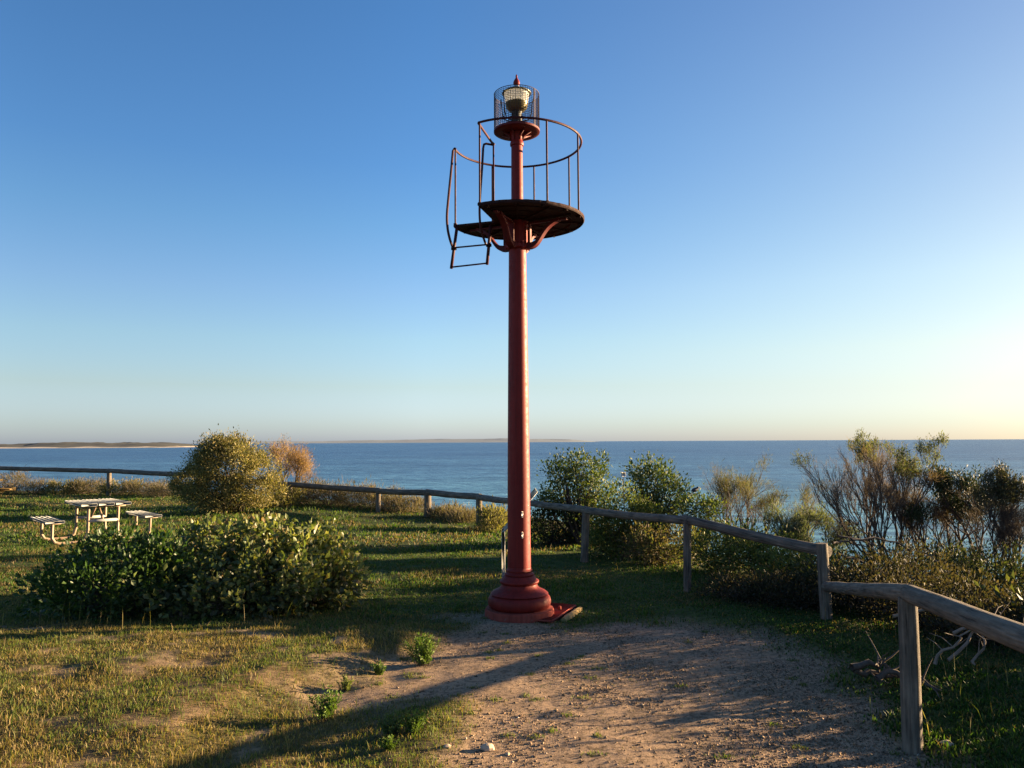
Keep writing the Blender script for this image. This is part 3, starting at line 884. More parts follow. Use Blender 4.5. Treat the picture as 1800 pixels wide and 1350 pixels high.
# stones on the path
def stone(px, py, s, label, cat='stone'):
    x, y = G(px, py, .06); o = MB(); n = 10
    import random as rr
    q = []
    for i in range(6):
        ph = PI * i / 5
        for k in range(n):
            a = 2 * PI * k / n; r = s * math.sin(ph) * rr.uniform(.75, 1.1) if 0 < i < 5 else 0.001
            q.append(Vector((r * 1.2 * math.cos(a), r * math.sin(a), s * .62 * -math.cos(ph) * rr.uniform(.85, 1.1) + s * .3)))
    o.v = q
    for i in range(5):
        for k in range(n):
            o.f.append((i * n + k, i * n + (k + 1) % n, (i + 1) * n + (k + 1) % n, (i + 1) * n + k))
    ob = o.build('stone', M['stone'], None, 25); ob.location = (x, y, h1(x, y))
    tag(ob, label, cat)
stone(857, 1320, .036, 'largest pale angular stone lying on the sandy path')
stone(786, 1323, .02, 'small reddish stone on the path left of the largest stone')
stone(892, 1328, .014, 'tiny pale stone on the path right of the largest stone')
stone(1664, 1306, .03, 'grey white stone at the foot of the nearest fence post')
# ------------------------------------------------------------------ plants
def unit(v): return v / np.maximum(np.linalg.norm(v, axis=-1, keepdims=True), 1e-9)
def leaf_geo(p, d, size, aspect, tint, fold=.25, droop=0):
    """diamond leaves: p base points, d unit directions, size length"""
    n = len(p)
    r = unit(rng.normal(size=(n, 3)))
    s = unit(np.cross(d, r)); up = np.cross(s, d)
    L = size[:, None]; Wd = L * aspect
    a = p
    b = p + d * L * .5 + s * Wd * .5 + up * Wd * fold
    c = p + d * L
    e = p + d * L * .5 - s * Wd * .5 + up * Wd * fold
    V = np.stack([a, b, c, e], 1).reshape(-1, 3)
    i = np.arange(n) * 4
    Fc = np.concatenate([np.stack([i, i + 1, i + 2], 1), np.stack([i, i + 2, i + 3], 1)])
    return V, Fc, np.repeat(tint, 4, 0)
def pal(n, cols, w=None, var=.22):
    cols = np.array(cols); k = rng.choice(len(cols), n, p=w)
    t = rng.random((n, 1)); k2 = rng.choice(len(cols), n, p=w)
    c = cols[k] * (1 - t * .5) + cols[k2] * t * .5
    return np.clip(c * (1 + rng.uniform(-var, var, (n, 1))), .003, .9)
def lobe_clumps(lobes, K, shell=.55):
    """clump centres in the union of ellipsoids, denser to the outside"""
    lobes = np.array(lobes, float)
    vol = lobes[:, 3] * lobes[:, 4] * lobes[:, 5]; pr = vol ** .7 / np.sum(vol ** .7)
    out = []; nr = []
    while len(out) < K:
        j = rng.choice(len(lobes), p=pr); l = lobes[j]
        u = unit(rng.normal(size=3)); rad = (shell + (1 - shell) * rng.random()) * (1 + .12 * rng.normal())
        p = l[:3] + u * l[3:] * rad
        if p[2] < .02: continue
        inside = np.sum(((p - lobes[:, :3]) / lobes[:, 3:]) ** 2, 1)
        inside[j] = 9
        if np.any(inside < .45): continue
        out.append(p); nr.append(unit(u / l[3:]))
    return np.array(out), np.array(nr)
def branches(mb, tips, r0, roots=4, spread=.12, sides=5):
    rt = [Vector((random.uniform(-spread, spread), random.uniform(-spread, spread), -.06)) for _ in range(roots)]
    for t in tips:
        t = Vector(t); b = random.choice(rt)
        c = b.lerp(t, .45) + Vector((random.uniform(-.1, .1), random.uniform(-.1, .1), .12 * (t - b).length))
        n = 6; pts = []
        for i in range(n + 1):
            u = i / n; q = b * (1 - u) ** 2 + c * 2 * u * (1 - u) + t * u * u
            if 0 < i < n: q += Vector((random.uniform(-1, 1), random.uniform(-1, 1), random.uniform(-1, 1))) * .02
            pts.append(q)
        mb.tube(pts, [r0 * (1 - .85 * i / n) for i in range(n + 1)], sides, False)
def bush(name, label, cat, loc, lobes, K, per, clump, size, aspect, cols, mat, w=None, shell=.5, up=.5, group=None, stem='stem', nb=30, br=.014, grad=None, fold=.25, sink=0.0, outer=.7):
    x, y = loc[:2]; z = loc[2] if len(loc) > 2 else h1(x, y) - sink
    t = thing(name, label, cat, (x, y, z), 0, group)
    C, Nn = lobe_clumps(lobes, K, shell)
    n = K * per
    k = np.repeat(np.arange(K), per)
    off = rng.normal(size=(n, 3)) * clump * rng.uniform(.6, 1.4, K)[k][:, None]
    p = C[k] + off
    keep = p[:, 2] > .01; p = p[keep]; k = k[keep]; off = off[keep]; n = len(p)
    d = unit(Nn[k] * outer + unit(off) * .7 + rng.normal(size=(n, 3)) * .45 + np.array([0, 0, up]))
    sz = size * rng.uniform(.6, 1.3, n)
    ct = pal(n, cols, w)
    ct = ct * rng.uniform(.72, 1.25, K)[k][:, None]
    if grad is not None: ct = grad(p, ct)
    V, Fc, T = leaf_geo(p, d, sz, aspect, ct, fold)
    mesh_obj('foliage', V, Fc, M[mat], t, T)
    mb = MB(); branches(mb, C[rng.choice(K, min(nb, K), replace=False)] * .97, br, spread=.15 * max(.4, np.ptp(np.array(lobes)[:, 0]) + .3))
    o = mesh_obj('branches', [tuple(v) for v in mb.v], mb.f, M[stem], t, smooth=True)
    return t
def sparse(name, label, cat, loc, stems, levels, mat, cols, stem='stem_dark', r0=.028, leaf=.04, aspect=.25, per=26, tipr=.06, kids=(3, 4), lean=.35, shrink=.62, group=None, twigcol=None, fine=0, leafprob=1.0, wob=.12, upb=.25, leafz=0.0, w=None, spreadk=.62, lmat='leaf_fine'):
    """multi-stemmed shrub grown by forking; stems = list of (dx, dy, dz) first shoots"""
    x, y = loc[:2]; z = loc[2] if len(loc) > 2 else h1(x, y)
    t = thing(name, label, cat, (x, y, z), 0, group)
    mb = MB(); tips = []; tdir = []
    def grow(p, d, L, r, lv):
        n = 4; pts = [p.copy()]; q = p.copy(); dd = d.copy()
        for i in range(n):
            dd = (dd + Vector((random.gauss(0, wob), random.gauss(0, wob), random.gauss(0, wob) + upb * .1))).normalized()
            q = q + dd * L / n; pts.append(q.copy())
        mb.tube(pts, [r * (1 - .38 * i / n) for i in range(n + 1)], 6 if lv > 1 else (4 if lv == 1 else 3), False)
        if lv == 0:
            tips.append(pts[-1]); tdir.append(dd.copy()); tips.append(pts[-2]); tdir.append(dd.copy()); return
        nk = random.randint(*kids)
        for i in range(nk):
            f = .45 + .55 * (i + 1) / nk
            j = min(n, max(1, int(round(f * n))))
            side = Vector((random.gauss(0, 1), random.gauss(0, 1), random.gauss(0, .6))).normalized()
            nd = (dd + side * spreadk + Vector((0, 0, upb))).normalized()
            grow(pts[j], nd, L * shrink * random.uniform(.75, 1.2), max(r * .58, .0022), lv - 1)
    for s in stems:
        v = Vector(s); grow(Vector((random.uniform(-.06, .06), random.uniform(-.06, .06), -.08)), v.normalized(), v.length, r0 * random.uniform(.8, 1.1), levels)
    mesh_obj('branches', [tuple(v) for v in mb.v], mb.f, M[stem], t, smooth=True)
    tp = np.array([tuple(v) for v in tips]); td = np.array([tuple(v) for v in tdir])
    if leafprob < 1:
        # leaves held by whole outer sprays, not sprinkled evenly
        nz = fbm(tp[:, 0] * 3 + 5, tp[:, 2] * 3 + tp[:, 1] * 2 + 3, 2)
        sc = nz + leafz * (tp[:, 2] - tp[:, 2].mean()) / max(np.ptp(tp[:, 2]), .01)
        m_ = sc >= np.quantile(sc, 1 - leafprob)
        tl, tdl = tp[m_], td[m_]
    else: tl, tdl = tp, td
    n = len(tl) * per; k = np.repeat(np.arange(len(tl)), per)
    p = tl[k] + rng.normal(size=(n, 3)) * tipr
    d = unit(tdl[k] * .8 + rng.normal(size=(n, 3)) * .5 + np.array([0, 0, .25]))
    ct = pal(n, cols, w) * rng.uniform(.7, 1.25, len(tl))[k][:, None]
    V, Fc, T = leaf_geo(p, d, leaf * rng.uniform(.6, 1.3, n), aspect, ct)
    if fine:
        n = len(tp) * fine; k = np.repeat(np.arange(len(tp)), fine)
        p = tp[k] + rng.normal(size=(n, 3)) * tipr * .6
        d = unit(td[k] * 1.0 + rng.normal(size=(n, 3)) * .35)
        V2, F2, T2 = leaf_geo(p, d, .13 * rng.uniform(.5, 1.2, n), .022, pal(n, twigcol or [(.12, .08, .065)]), 0)
        Fc = np.concatenate([Fc, F2 + len(V)]); V = np.concatenate([V, V2]); T = np.concatenate([T, T2])
    mesh_obj('foliage', V, Fc, M[lmat], t, T)
    return t

GLOSS = [(.05, .07, .022), (.08, .10, .032), (.135, .15, .05), (.22, .215, .08), (.19, .12, .05)]
GW = [.28, .28, .22, .14, .08]
# --- the big glossy-leaved shrub on the left, three plants grown together
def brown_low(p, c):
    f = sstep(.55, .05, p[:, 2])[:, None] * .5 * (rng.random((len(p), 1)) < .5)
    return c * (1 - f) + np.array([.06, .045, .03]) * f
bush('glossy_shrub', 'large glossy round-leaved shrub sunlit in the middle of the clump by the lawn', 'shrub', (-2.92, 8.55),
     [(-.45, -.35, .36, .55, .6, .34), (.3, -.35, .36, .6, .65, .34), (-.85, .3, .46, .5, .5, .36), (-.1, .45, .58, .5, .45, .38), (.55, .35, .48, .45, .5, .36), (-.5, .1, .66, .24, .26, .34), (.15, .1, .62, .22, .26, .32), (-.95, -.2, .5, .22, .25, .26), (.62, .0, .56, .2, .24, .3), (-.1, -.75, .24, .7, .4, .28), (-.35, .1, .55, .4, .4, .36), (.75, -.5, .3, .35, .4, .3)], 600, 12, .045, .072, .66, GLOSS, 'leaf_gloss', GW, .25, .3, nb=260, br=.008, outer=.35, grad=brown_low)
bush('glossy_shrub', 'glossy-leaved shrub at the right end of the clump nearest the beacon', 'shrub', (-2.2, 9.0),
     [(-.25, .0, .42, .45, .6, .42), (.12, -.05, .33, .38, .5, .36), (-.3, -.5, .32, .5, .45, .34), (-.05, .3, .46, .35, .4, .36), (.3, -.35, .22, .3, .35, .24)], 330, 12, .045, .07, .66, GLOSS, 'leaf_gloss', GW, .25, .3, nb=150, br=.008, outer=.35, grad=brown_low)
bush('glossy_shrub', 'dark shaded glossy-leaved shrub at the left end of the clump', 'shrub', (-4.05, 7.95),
     [(0, 0, .36, .5, .5, .42), (-.42, -.1, .28, .42, .45, .32), (.35, .05, .38, .45, .5, .4), (-.0, -.35, .26, .5, .38, .3), (-.25, .25, .42, .4, .35, .34), (-.05, .1, .55, .26, .3, .3)], 430, 15, .042, .055, .6, [(.02, .045, .012), (.03, .06, .016), (.05, .085, .022), (.09, .12, .03)], 'leaf_gloss', [.35, .35, .2, .1], .4, .45, nb=90, br=.008)  # darker leaf palette puts the main shrub's shade into the colour
# --- the tall golden bush by the fence
GOLD = [(.16, .145, .055), (.22, .18, .068), (.27, .21, .085), (.10, .105, .045), (.06, .072, .034)]
bush('golden_bush', 'tall dense golden-green bush standing alone in front of the fence', 'bush', (-7.75, 21.3),
     [(.0, 0, 1.25, .8, .8, .75), (.62, .1, .92, .7, .7, .66), (-.5, 0, 1.0, .7, .7, .8), (-1.05, .1, .82, .42, .5, .5), (1.0, -.1, .6, .5, .5, .42), (0, -.3, .5, 1.05, .55, .45), (-.2, 0, 1.72, .42, .4, .36), (.32, -.2, 1.5, .36, .36, .34), (-.75, -.1, 1.35, .3, .3, .3)], 230, 190, .105, .062, .42, GOLD, 'leaf', [.25, .25, .17, .18, .15], .75, .6, stem='stem_dark', nb=40, br=.03)
sparse('feathery_shrub', 'feathery pinkish brown shrub rising behind the golden bush', 'shrub', (P(500, 852, 24.5).x, 24.5, h1(P(500, 852, 24.5).x, 24.5)), [(-.25, 0, .82), (.1, .1, .95), (.4, 0, .75), (.0, -.1, .9), (.25, .2, .85)], 3,
       'leaf_fine', [(.24, .145, .085), (.28, .18, .10), (.18, .12, .07)], 'stem', .03, .10, .10, 22, .10, (3, 4), upb=.28, fine=6, twigcol=[(.2, .13, .1), (.16, .1, .08)], leafprob=.75, leafz=.8)
# --- green shrubs on the cliff edge right of the beacon
GRN = [(.042, .07, .02), (.062, .095, .028), (.095, .12, .036), (.14, .155, .05), (.028, .045, .018)]
def edge_pt(px, py, d, dz=0):
    q = P(px, py, d); return (q.x, q.y)
def zz(px, py, d): return P(px, py, d).z
def hb(loc): return h1(*loc)
l = edge_pt(1012, 900, 15.0); b = hb(l); T_ = zz(1010, 795, 15.0) - b
bush('leafy_shrub', 'tall leafy green shrub behind the fence right beside the beacon', 'shrub', l,
     [(-.32, 0, T_ - .42, .36, .42, .36), (.18, .0, T_ - .34, .44, .45, .36), (.42, 0, T_ - .72, .38, .5, .42), (-.1, 0, T_ - .95, .55, .5, .42), (-.4, 0, T_ - .85, .28, .35, .28)], 230, 26, .075, .06, .5, GRN, 'leaf', None, .35, .4, nb=80, br=.02, stem='stem_dark')
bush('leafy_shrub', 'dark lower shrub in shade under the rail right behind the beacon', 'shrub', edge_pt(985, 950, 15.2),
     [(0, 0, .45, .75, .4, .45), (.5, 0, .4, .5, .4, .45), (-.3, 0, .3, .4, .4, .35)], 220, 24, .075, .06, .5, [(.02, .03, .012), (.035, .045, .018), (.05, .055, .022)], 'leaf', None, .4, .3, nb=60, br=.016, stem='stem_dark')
l = edge_pt(1150, 900, 14.0); b = hb(l); T_ = zz(1150, 806, 14.0) - b
bush('leafy_shrub', 'round-crowned leafy green shrub right of the white marker board', 'shrub', l,
     [(-.02, 0, T_ - .42, .46, .45, .40), (.30, 0, T_ - .62, .33, .4, .34), (-.28, 0, T_ - .6, .28, .35, .34), (.1, 0, T_ - .9, .4, .4, .3)], 210, 26, .072, .058, .5, GRN, 'leaf', None, .4, .4, nb=80, br=.02, stem='stem_dark')
l = edge_pt(1226, 930, 13.0); b = hb(l); T_ = zz(1230, 868, 13.0) - b
bush('leafy_shrub', 'low spreading green shrub under the perched bird', 'shrub', l,
     [(-.1, 0, T_ - .22, .3, .35, .22), (.22, 0, T_ - .3, .22, .3, .2), (0, 0, T_ - .6, .35, .3, .25)], 100, 24, .065, .055, .5, GRN, 'leaf', None, .4, .4, nb=60, br=.014, stem='stem_dark')
l = edge_pt(1092, 930, 12.9); b = hb(l); T_ = zz(1092, 850, 12.9) - b
bush('leafy_shrub', 'bright yellow-green shrub below the white marker board', 'shrub', l,
     [(0, 0, T_ - .35, .38, .35, .36), (.35, 0, T_ - .62, .36, .35, .34), (-.2, 0, T_ - .75, .4, .35, .38), (.25, 0, T_ - 1.05, .5, .35, .38)], 260, 28, .06, .052, .5, [(.07, .095, .022), (.10, .125, .03), (.14, .15, .045), (.045, .065, .02)], 'leaf', None, .45, .45, nb=50, br=.012)
low = [(1090, 985, 13.3, .5, .42, 'low leafy plant mass just right of the third post from the right'), (1165, 990, 12.2, .5, .5, 'low brown and green scrub between two middle fence posts'), (1275, 985, 11.3, .55, .6, 'yellow-green low shrub right of the second straight fence post'),
       (1345, 1000, 10.6, .5, .55, 'yellow-green low shrub midway under the sloping rail'), (1415, 1000, 9.8, .5, .4, 'yellow-green low shrub left of the tall corner post')]
for i, (px, py, d, rx, rz, lab) in enumerate(low):
    l = edge_pt(px, py, d)
    cols = [(.10, .085, .05), (.14, .10, .06), (.07, .09, .025)] if i == 1 else [(.07, .095, .022), (.11, .13, .03), (.16, .16, .05), (.04, .058, .02)]
    bush('low_shrub', lab, 'shrub', l, [(-.3, 0, rz * .55, rx * .75, .45, rz * .55), (.25, .1, rz * .6, rx * .8, .5, rz * .55), (0, -.25, rz * .4, rx * .8, .4, rz * .45)], 190, 24, .06, .05, .5, cols, 'leaf' if i != 1 else 'leaf_fine', None, .4, .4, nb=30, br=.01, group='low shrubs under the fence rail')
# --- feathery brown-green shrubs
FEA = [(.10, .095, .05), (.125, .11, .06), (.07, .078, .042)]
for (px, top, base, d, hh, lab, st) in ((1288, 802, 945, 14.2, 1, 'left of two feathery brown-green shrubs against the sea', [(-.2, 0, .62), (.02, .1, .7), (.18, 0, .6), (-.08, 0, .65)]),
                                        (1340, 808, 950, 13.6, 1, 'right of two feathery brown-green shrubs leaning towards the right', [(.0, 0, .62), (.2, .05, .6), (.38, 0, .5), (.55, 0, .45)])):
    l = edge_pt(px, base, d); s = (zz(px, top, d) - hb(l)) / 1.62
    sparse('feathery_shrub', lab, 'shrub', l, [tuple(v * s for v in q) for q in st], 3, '', FEA, 'stem', .02, .07, .10, 26, .06, (3, 4), fine=9, twigcol=[(.15, .11, .09), (.1, .075, .06)], leafprob=.4, leafz=.8, upb=.24, wob=.08, spreadk=.5)
l = edge_pt(1420, 950, 11.4); s = zz(1420, 884, 11.4) - hb(l)
sparse('grey_shrub', 'grey-green needle-leaved shrub just left of the tall corner post', 'shrub', l, [(-.3 * s, 0, .4 * s), (0, .1, .5 * s), (.22 * s, 0, .45 * s), (-.12, 0, .5 * s)], 2, '', [(.09, .105, .07), (.12, .13, .085), (.065, .08, .05)], 'stem', .02, .07, .14, 60, .06, (3, 5), fine=6)
# --- sparse trees on the right
OLV = [(.09, .10, .05), (.12, .125, .06), (.07, .08, .042)]
def at_s(px, base, top, d, h): 
    l = edge_pt(px, base, d); return l, (zz(px, top, d) - hb(l)) / h
l, s = at_s(1562, 1005, 770, 10.9, 1.86)
sparse('sparse_tree', 'tallest thin-branched tree with few leaf tufts reaching above the horizon', 'tree', l, [tuple(v * s for v in q) for q in [(-.2, .05, .8), (-.14, .1, .84), (.06, -.05, .88), (-.02, .15, .82), (-.16, -.1, .82), (.16, .08, .8), (-.08, -.1, .86)]], 5, '', OLV, 'stem', .021, .032, .3, 14, .03, (3, 4), spreadk=.40, fine=1, twigcol=[(.17, .115, .10), (.13, .09, .08)], leafprob=.08, leafz=1.3, upb=.26, shrink=.6, wob=.09)
l, s = at_s(1632, 1010, 822, 10.8, 1.85)
sparse('bare_shrub', 'almost bare reddish twiggy shrub between the tallest tree and the dark tree', 'shrub', l, [tuple(v * s for v in q) for q in [(-.24, 0, .72), (0, .1, .8), (.13, 0, .74), (-.12, 0, .78)]], 5, '', [(.13, .1, .06)], 'stem', .018, .03, .3, 4, .03, (2, 4), spreadk=.40, fine=2, twigcol=[(.17, .11, .09), (.12, .085, .07)], leafprob=.05, upb=.22, shrink=.6, wob=.08)
DRK = [(.022, .034, .018), (.035, .047, .024), (.05, .062, .03)]
l, s = at_s(1692, 1040, 828, 10.6, 1.92)
sparse('dark_tree', 'dark-leaved small tree with flat spreading crown near the right edge', 'tree', l, [tuple(v * s for v in q) for q in [(-.3, 0, .72), (.12, .05, .9), (.36, 0, .8), (.02, 0, .7), (-.08, -.1, .86), (.2, -.1, .6)]], 4, '', DRK, 'stem_dark', .03, .045, .36, 46, .055, (2, 4), spreadk=.58, fine=1, twigcol=[(.06, .045, .04)], leafprob=.3, leafz=.9, upb=.18, shrink=.6, wob=.1, lmat='leaf_dark')
l, s = at_s(1752, 1060, 842, 9.6, 1.95)
sparse('dark_tree', 'twiggy olive tree leaning right at the right edge of the photo', 'tree', l, [tuple(v * s for v in q) for q in [(.05, 0, .8), (.28, .05, .82), (.5, 0, .75), (.42, -.1, .62), (.18, .1, .85), (.1, -.1, .7)]], 5, '', [(.055, .055, .03), (.085, .075, .04), (.04, .047, .026)], 'stem_dark', .022, .036, .32, 16, .042, (3, 4), spreadk=.42, fine=1, twigcol=[(.1, .07, .055)], leafprob=.1, leafz=1.2, upb=.2, shrink=.61, wob=.09, lmat='leaf_dark')
# low scrub below those trees
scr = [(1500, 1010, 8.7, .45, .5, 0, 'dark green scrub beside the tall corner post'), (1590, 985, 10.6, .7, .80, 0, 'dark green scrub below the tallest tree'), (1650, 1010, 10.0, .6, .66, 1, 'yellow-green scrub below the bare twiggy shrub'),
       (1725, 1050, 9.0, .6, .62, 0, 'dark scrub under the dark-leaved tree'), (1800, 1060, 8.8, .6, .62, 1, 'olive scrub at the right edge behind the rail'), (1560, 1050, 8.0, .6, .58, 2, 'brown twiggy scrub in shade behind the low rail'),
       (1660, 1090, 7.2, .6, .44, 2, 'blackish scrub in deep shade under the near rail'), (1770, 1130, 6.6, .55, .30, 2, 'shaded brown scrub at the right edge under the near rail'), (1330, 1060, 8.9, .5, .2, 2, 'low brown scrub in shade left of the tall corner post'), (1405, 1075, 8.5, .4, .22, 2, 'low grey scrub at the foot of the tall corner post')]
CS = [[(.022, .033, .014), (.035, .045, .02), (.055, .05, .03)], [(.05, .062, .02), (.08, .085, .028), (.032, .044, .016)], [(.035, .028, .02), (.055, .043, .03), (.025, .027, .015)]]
for px, py, d, rx, rz, k, lab in scr:
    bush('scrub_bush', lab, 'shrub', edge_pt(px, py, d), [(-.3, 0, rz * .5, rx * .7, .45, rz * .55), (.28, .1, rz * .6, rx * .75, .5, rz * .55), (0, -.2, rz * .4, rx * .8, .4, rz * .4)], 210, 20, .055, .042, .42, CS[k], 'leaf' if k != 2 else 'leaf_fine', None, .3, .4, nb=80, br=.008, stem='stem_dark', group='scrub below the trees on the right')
# scrub further right, outside the frame, that shades the path
for i, (x, y, rx, rz) in enumerate([(5.0, 5.7, .65, .46), (4.4, 4.6, .55, .46), (5.6, 4.4, .6, .5), (6.6, 6.2, .8, .6), (4.0, 3.4, .55, .5), (5.4, 2.8, .8, .6), (7.2, 8.2, .8, .9), (4.9, 6.7, .55, .42)]):
    bush('scrub_bush', 'scrub bush on the cliff top to the right, outside the photo', 'shrub', (x, y), [(-.3, 0, rz * .5, rx * .7, rx * .7, rz * .55), (.28, .1, rz * .6, rx * .75, rx * .7, rz * .55), (0, -.2, rz * .4, rx * .8, rx * .7, rz * .4)], 130, 24, .10, .075, .45, CS[i % 2], 'leaf', None, .3, .4, nb=40, br=.012, stem='stem_dark', group='scrub on the cliff top outside the photo')
# --- dry scrub strip behind the fence
DRY = [(.125, .098, .07), (.165, .128, .09), (.085, .07, .052), (.09, .085, .045)]
strip = [(10, 845, 30.5, .9, 1.0, 0, 'dry brown scrub at the far left end under the rail'), (62, 845, 31.0, 1.0, .55, 0, 'pale twiggy scrub behind the wooden table'), (118, 848, 31.0, 1.0, .5, 1, 'greenish low scrub above the pale picnic table'), (158, 850, 31, .9, .55, 0, 'brown low scrub left of the far fence post'),
         (215, 850, 30, .9, .5, 1, 'greenish scrub just right of the far fence post'), (262, 854, 29.5, 1.0, .5, 0, 'dry scrub left of the golden bush'), (300, 862, 28.5, .8, .4, 0, 'dry scrub touching the left of the golden bush'),
         (535, 880, 24.6, .8, .75, 0, 'dry grey-brown scrub right of the golden bush'), (580, 885, 24.2, .85, .7, 0, 'pale dry scrub midway along the rail right of the golden bush'), (625, 892, 24, .8, .65, 0, 'dry brown scrub left of the thin fence post'), (675, 892, 23.6, .8, .6, 0, 'dry reddish scrub behind the thin fence post'), (718, 902, 23.2, .7, .36, 0, 'dry scrub left of the thick fence post'),
         (785, 916, 21.6, .5, .22, 0, 'low dry scrub right of the thick fence post'), (815, 920, 20.8, .45, .2, 0, 'lowest dry scrub beside the fence left of the beacon'), (868, 905, 18.6, .35, .55, 1, 'upright grey-green bush just left of the beacon behind the rail'), (500, 882, 23.4, .6, .5, 1, 'olive scrub at the right foot of the golden bush')]
for px, py, d, rx, rz, k, lab in strip:
    cols = DRY if k == 0 else [(.10, .10, .04), (.13, .12, .05), (.17, .14, .07)]
    bush('dry_scrub', lab, 'shrub', edge_pt(px, py, d), [(-.4 * rx, 0, rz * .42, rx * .6, .6, rz * .45), (.35 * rx, .1, rz * .5, rx * .55, .6, rz * .42), (0, -.3, rz * .3, rx * .85, .5, rz * .36)], 130, 24, .08, .13 if k == 0 else .09, .10 if k == 0 else .3, cols, 'leaf_fine', None, .4, .9, nb=30, br=.01, group='dry scrub behind the fence on the left')
# --- dead wood
def dead(name, label, loc, runs, r, stem, parent=None):
    t = thing(name, label, 'dead branch', (loc[0], loc[1], h1(*loc)))
    mb = MB()
    for a, b, bend in runs:
        a, b = Vector(a), Vector(b); n = 8; pts = []
        for i in range(n + 1):
            u = i / n; q = a.lerp(b, u) + Vector((0, 0, bend * math.sin(PI * u)))
            if 0 < i: q += Vector((random.uniform(-1, 1), random.uniform(-1, 1), random.uniform(-1, 1))) * .025
            pts.append(q)
        mb.tube(pts, [r * (1 - .7 * i / n) for i in range(n + 1)], 6, False)
        for k in range(5):
            j = random.randint(2, 7); e = pts[j] + Vector((random.uniform(-.2, .2), random.uniform(-.2, .2), random.uniform(-.08, .2)))
            mb.tube([pts[j], pts[j].lerp(e, .5) + Vector((0, 0, random.uniform(-.03, .03))), e], [r * .35, r * .25, r * .1], 4, False)
    mesh_obj('wood', [tuple(v) for v in mb.v], mb.f, M[stem], t, smooth=True)
    return t
l = edge_pt(1690, 1150, 5.9)
dead('dead_branches', 'tangle of pale dead branches in the sun under the near rail', l, [((-.45, .1, .35), (.4, 0, .18), .12), ((-.1, .0, .05), (.5, .2, .28), .1), ((-.2, 0, .02), (.1, -.1, .3), .05), ((.1, 0, .0), (.25, .1, .33), .0), ((.0, .1, .22), (.7, .1, .05), .1)], .013, 'stem_pale')
l = edge_pt(1555, 1215, 5.45)
dead('dead_branches', 'dark twisted driftwood root beside the nearest fence post', l, [((-.22, 0, .16), (.25, .05, .0), .08), ((-.2, .02, .14), (.3, .15, .12), -.05), ((-.05, 0, .08), (.3, -.1, .02), .06)], .024, 'stem')
l = edge_pt(1540, 985, 8.6)
dead('dead_branches', 'long fallen dead branches slanting right from the tall corner post', l, [((-.45, -.1, .72), (.5, .1, .32), .08), ((-.5, -.2, .55), (.2, 0, .15), .05), ((-.3, -.1, .68), (.9, .3, .3), .12), ((-.55, -.2, .66), (.1, .2, .5), .05)], .014, 'stem')
l = G(352, 1078, .06)
dead('dead_branches', 'few pale dead sticks lying at the foot of the large glossy shrub', l, [((-.2, 0, .02), (.22, .05, .1), .03), ((-.05, .1, .0), (.12, -.05, .16), .0), ((.05, 0, .12), (.3, .1, .03), .03), ((-.3, .0, .03), (-.1, -.1, .01), .01)], .009, 'stem_pale')
# --- weeds on the path edge
def weed(px, py, s, lab, n=26, cols=None):
    x, y = G(px, py, .07); t = thing('weed', lab, 'weed', (x, y, h1(x, y) - .005), 0, 'green weeds on the sandy bank')
    P_, D_ = [], []
    mb = MB()
    for i in range(n):
        a = random.uniform(0, 2 * PI); tl = random.uniform(.05, .95)
        d = Vector((math.cos(a) * tl, math.sin(a) * tl, 1)).normalized(); L = s * random.uniform(.6, 1.05)
        st = Vector((random.gauss(0, s * .12), random.gauss(0, s * .12), 0)); e = st + d * L
        mb.tube([st, st.lerp(e, .5), e], [.0022, .0018, .001], 3, False)
        for k in range(46):
            u = random.uniform(.1, 1); P_.append(tuple(st.lerp(e, u))); D_.append((d.x + random.gauss(0, .7), d.y + random.gauss(0, .7), d.z * .6 + random.gauss(0, .4)))
    p = np.array(P_); d = unit(np.array(D_)); k = len(p)
    V, Fc, T = leaf_geo(p, d, (.010 + s * .055) * rng.uniform(.5, 1.3, k), .38, pal(k, cols or [(.09, .15, .025), (.12, .18, .035), (.07, .12, .02)]))
    mesh_obj('foliage', V, Fc, M['leaf'], t, T)
    mesh_obj('stems', [tuple(v) for v in mb.v], mb.f, M['stem'], t)
weed(741, 1156, .24, 'largest bright green weed on the sandy bank left of the path', 60)
weed(666, 1172, .11, 'small green weed left of the largest weed', 24)
weed(608, 1200, .11, 'small pale green weed on bare sand left of the small one', 22, [(.13, .16, .04), (.15, .17, .05)])
weed(572, 1262, .19, 'green weed standing in the band of shadow', 34)
weed(728, 1298, .13, 'spreading green weed at the left edge of the path', 40)
weed(690, 1300, .13, 'darker grassy weed left of the spreading one', 36, [(.07, .11, .025), (.1, .13, .035)])
weed(684, 1326, .075, 'smallest light green weed near the bottom of the photo', 22)
